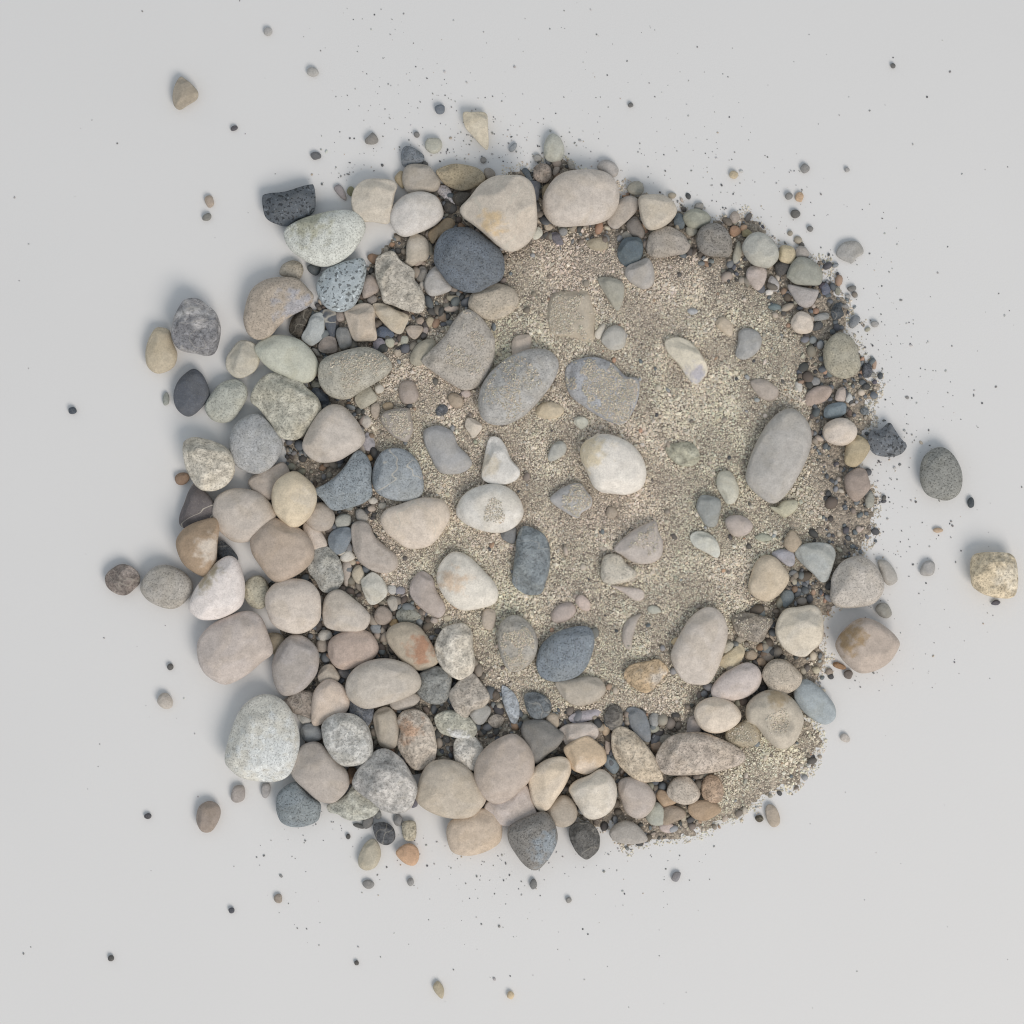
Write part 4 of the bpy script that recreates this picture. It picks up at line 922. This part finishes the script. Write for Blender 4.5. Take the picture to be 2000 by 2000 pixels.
# fine sand
x, y = rpts(520000, 470, 280, 1760, 1690)
d = samp(gB, x, y); f = samp(gF, x, y); u = rng.random(len(x))
clump = np.array([noise.noise(Vector((a * .02, b * .02, 1.5))) for a, b in zip(x, y)])
clump2 = np.array([noise.noise(Vector((a * .008, b * .008, 7.5))) for a, b in zip(x, y)])
keep = (d > 2) & (u < (.07 + .62 * f) * np.clip((d + 4) / 22, .35, 1))
keep |= (d > -14) & (d <= 2) & (u < .30) & (x > 980)
x, y, f, d, clump, clump2 = x[keep], y[keep], f[keep], d[keep], clump[keep], clump2[keep]
R = rng.lognormal(math.log(1.42), .30, len(x)) * (1 + .35 * np.clip(clump * 2, -.6, .8)) * MM
R *= np.where(rng.random(len(x)) < .04, 1.9, 1.0); R = np.minimum(R, 6 * MM)
z = np.maximum(samp(gH, x, y), 0) + R * rng.uniform(.1, .5, len(x))
C = palette(len(x), SANDPAL, .56) * (1 + .14 * clump)[:, None] * (1 + np.outer(clump2, [-.03, .03, .0]))
edge = (x > 1500) & (y < 1150)
C[edge] *= rng.uniform(.70, 1.0, (edge.sum(), 1))
pale = (x > 1370) & (y > 1400)
C[pale] = np.minimum(C[pale] * [1.06, 1.10, 1.08], .9)
OCT = (np.array([(1,0,0),(-1,0,0),(0,1,0),(0,-1,0),(0,0,1),(0,0,-1)], float), np.array([(0,2,4),(2,1,4),(1,3,4),(3,0,4),(2,0,5),(1,2,5),(3,1,5),(0,3,5)]))
sand_m = attr_mat('sand_grain', 1.27)
grains('sand', to_world(x, y, z), R * 1.12, C, .8, OCT, sand_m, .15, 'loose tan and grey sand spread through the middle of the pile', False)
NSAND = len(x)

# gravel between the stones and along the right edge
x, y = rpts(60000, 470, 280, 1780, 1690)
d = samp(gB, x, y); f = samp(gF, x, y); u = rng.random(len(x))
ring = (x > 1100) & (d < 75) & (x - 1000 > (y - 1350))
p = np.where(f > .5, .0035 + .012 * (clump.mean() > 9) + .010, .24)
p = np.where(ring, .17, p)
p = np.where((x > 1380) & (y > 1390), .03, p)
keep = (d > 4) & (u < p)
keep |= (d > -30) & (d <= 4) & ring & (u < .09 * np.exp(d / 14.))
x, y, f, d = x[keep], y[keep], f[keep], d[keep]; ring = ring[keep]
R = rng.lognormal(math.log(5.2), .38, len(x)); R = np.clip(R, 2.6, 11)
R = np.where(ring, R * .85, np.where(f > .5, R * .75, R)) * MM
z = np.maximum(samp(gH, x, y), 0) + R * rng.uniform(.15, .6, len(x))
C = palette(len(x), GRAVPAL)
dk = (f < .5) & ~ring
C[dk] *= .72  # dark gap gravel, darkened further: crevice shade painted into its colour
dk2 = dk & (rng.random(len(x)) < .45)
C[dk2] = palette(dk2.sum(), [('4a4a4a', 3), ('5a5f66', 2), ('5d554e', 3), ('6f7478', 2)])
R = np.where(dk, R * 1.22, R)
slate = ring & (x > 1480) & (y < 1180) & (rng.random(len(x)) < .5)
C[slate] = palette(slate.sum(), [('5a6066', 3), ('666c72', 3), ('55565c', 2), ('7a7f84', 2)])
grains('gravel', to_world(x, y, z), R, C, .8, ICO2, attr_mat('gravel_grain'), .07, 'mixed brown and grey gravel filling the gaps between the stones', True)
NGRAV = len(x)

# grit scattered over the tabletop
x, y = rpts(60000, 0, 0, 2000, 2000)
d = sdist(np.stack([x, y], 1), [(420,560),(520,380),(780,300),(1100,300),(1400,410),(1650,560),(1720,800),(1720,1150),(1620,1450),(1300,1660),(1000,1690),(700,1620),(420,1560),(350,1200),(340,850)])
wt = np.where((y < 700) & (x > 600), 1.0, .0) + np.where((x > 1550) & (y < 1350), 1.0, 0) + np.where((y > 1500) & (x < 1400) & (x > 500), .7, 0)
pat = np.array([noise.noise(Vector((a * .006, b * .006, 4.2))) for a, b in zip(x, y)])
p = .008 * (.2 + np.maximum(0, pat)) + .34 * np.minimum(wt, 1.2) * np.exp(np.minimum(d, 0) / 85.) * (.35 + np.maximum(0, pat + .2)) + .20 * np.minimum(wt, 1) * np.exp(np.minimum(d, 0) / 22.)
p += .045 * np.where((y < 560) & (x > 600) & (x < 1500), 1, 0) * (.3 + np.maximum(0, pat))
keep = (d < 20) & (rng.random(len(x)) < p) & (samp(gB, x, y) < 0)
x, y = x[keep], y[keep]
R = np.clip(rng.lognormal(math.log(1.15), .45, len(x)), .6, 4.0) * MM
z = R * .45
grains('grit', to_world(x, y, z), R, palette(len(x), GRITPAL), .7, (ICO_V, ICO_F), attr_mat('grit_grain'), .2, 'fine dark grit scattered over the white tabletop around the pile', False)
NGRIT = len(x)

# sand lying on top of the dusted stones
PX, PR, PC = [], [], []
for i, S in enumerate(ST):
    fl = S['fl']; amt = 1.0 if 'D' in fl else .5 if 'd' in fl else .22 if 'e' in fl else 0
    if not amt: continue
    o = S['obj']; me = o.data
    bvh = BVHTree.FromPolygons([v.co for v in me.vertices], [tuple(p.vertices) for p in me.polygons])
    L0 = S['loopw'] - np.array(S['w']); mn, mx = L0.min(0), L0.max(0)
    n = int(S['area'] * (.60 if amt == 1 else .42))
    for _ in range(n):
        a = rng.uniform(mn[0], mx[0]); b = rng.uniform(mn[1], mx[1])
        h = bvh.ray_cast(Vector((a, b, 1)), Vector((0, 0, -1)))
        if h[0] is None or h[1].z < .72: continue
        rel = math.hypot(a / mx[0], b / mx[1])
        nv = noise.fractal(Vector((a * 60 + i * 5, b * 60, 2.2)), 1, 2, 3)
        if amt == 1:   ok = nv + .46 - .32 * rel + (.25 * (a / mx[0]) * (-1 if i % 2 else 1)) > .12
        elif amt == .5: ok = nv + .32 - .55 * rel > .0
        else: ok = math.hypot(a - .1 * mx[0], b + .12 * mx[1]) / (.42 * mx[1]) + nv * .5 < 1
        if not ok or rng.random() > (.9 if amt == 1 else .55 if amt == .5 else .5): continue
        r = rng.lognormal(math.log(1.2), .30) * MM
        PX.append((a + o.location.x, b + o.location.y, h[0].z + o.location.z + r * .35)); PR.append(r)
grains('sand_dusting', np.array(PX), np.array(PR), palette(len(PX), SANDPAL, .5) * .84, .8, (ICO_V, ICO_F), sand_m, .22, 'loose sand grains lying on top of the flat stones', False)
print('stones', len(ST), 'sand', NSAND, 'gravel', NGRAV, 'grit', NGRIT, 'dust', len(PX))
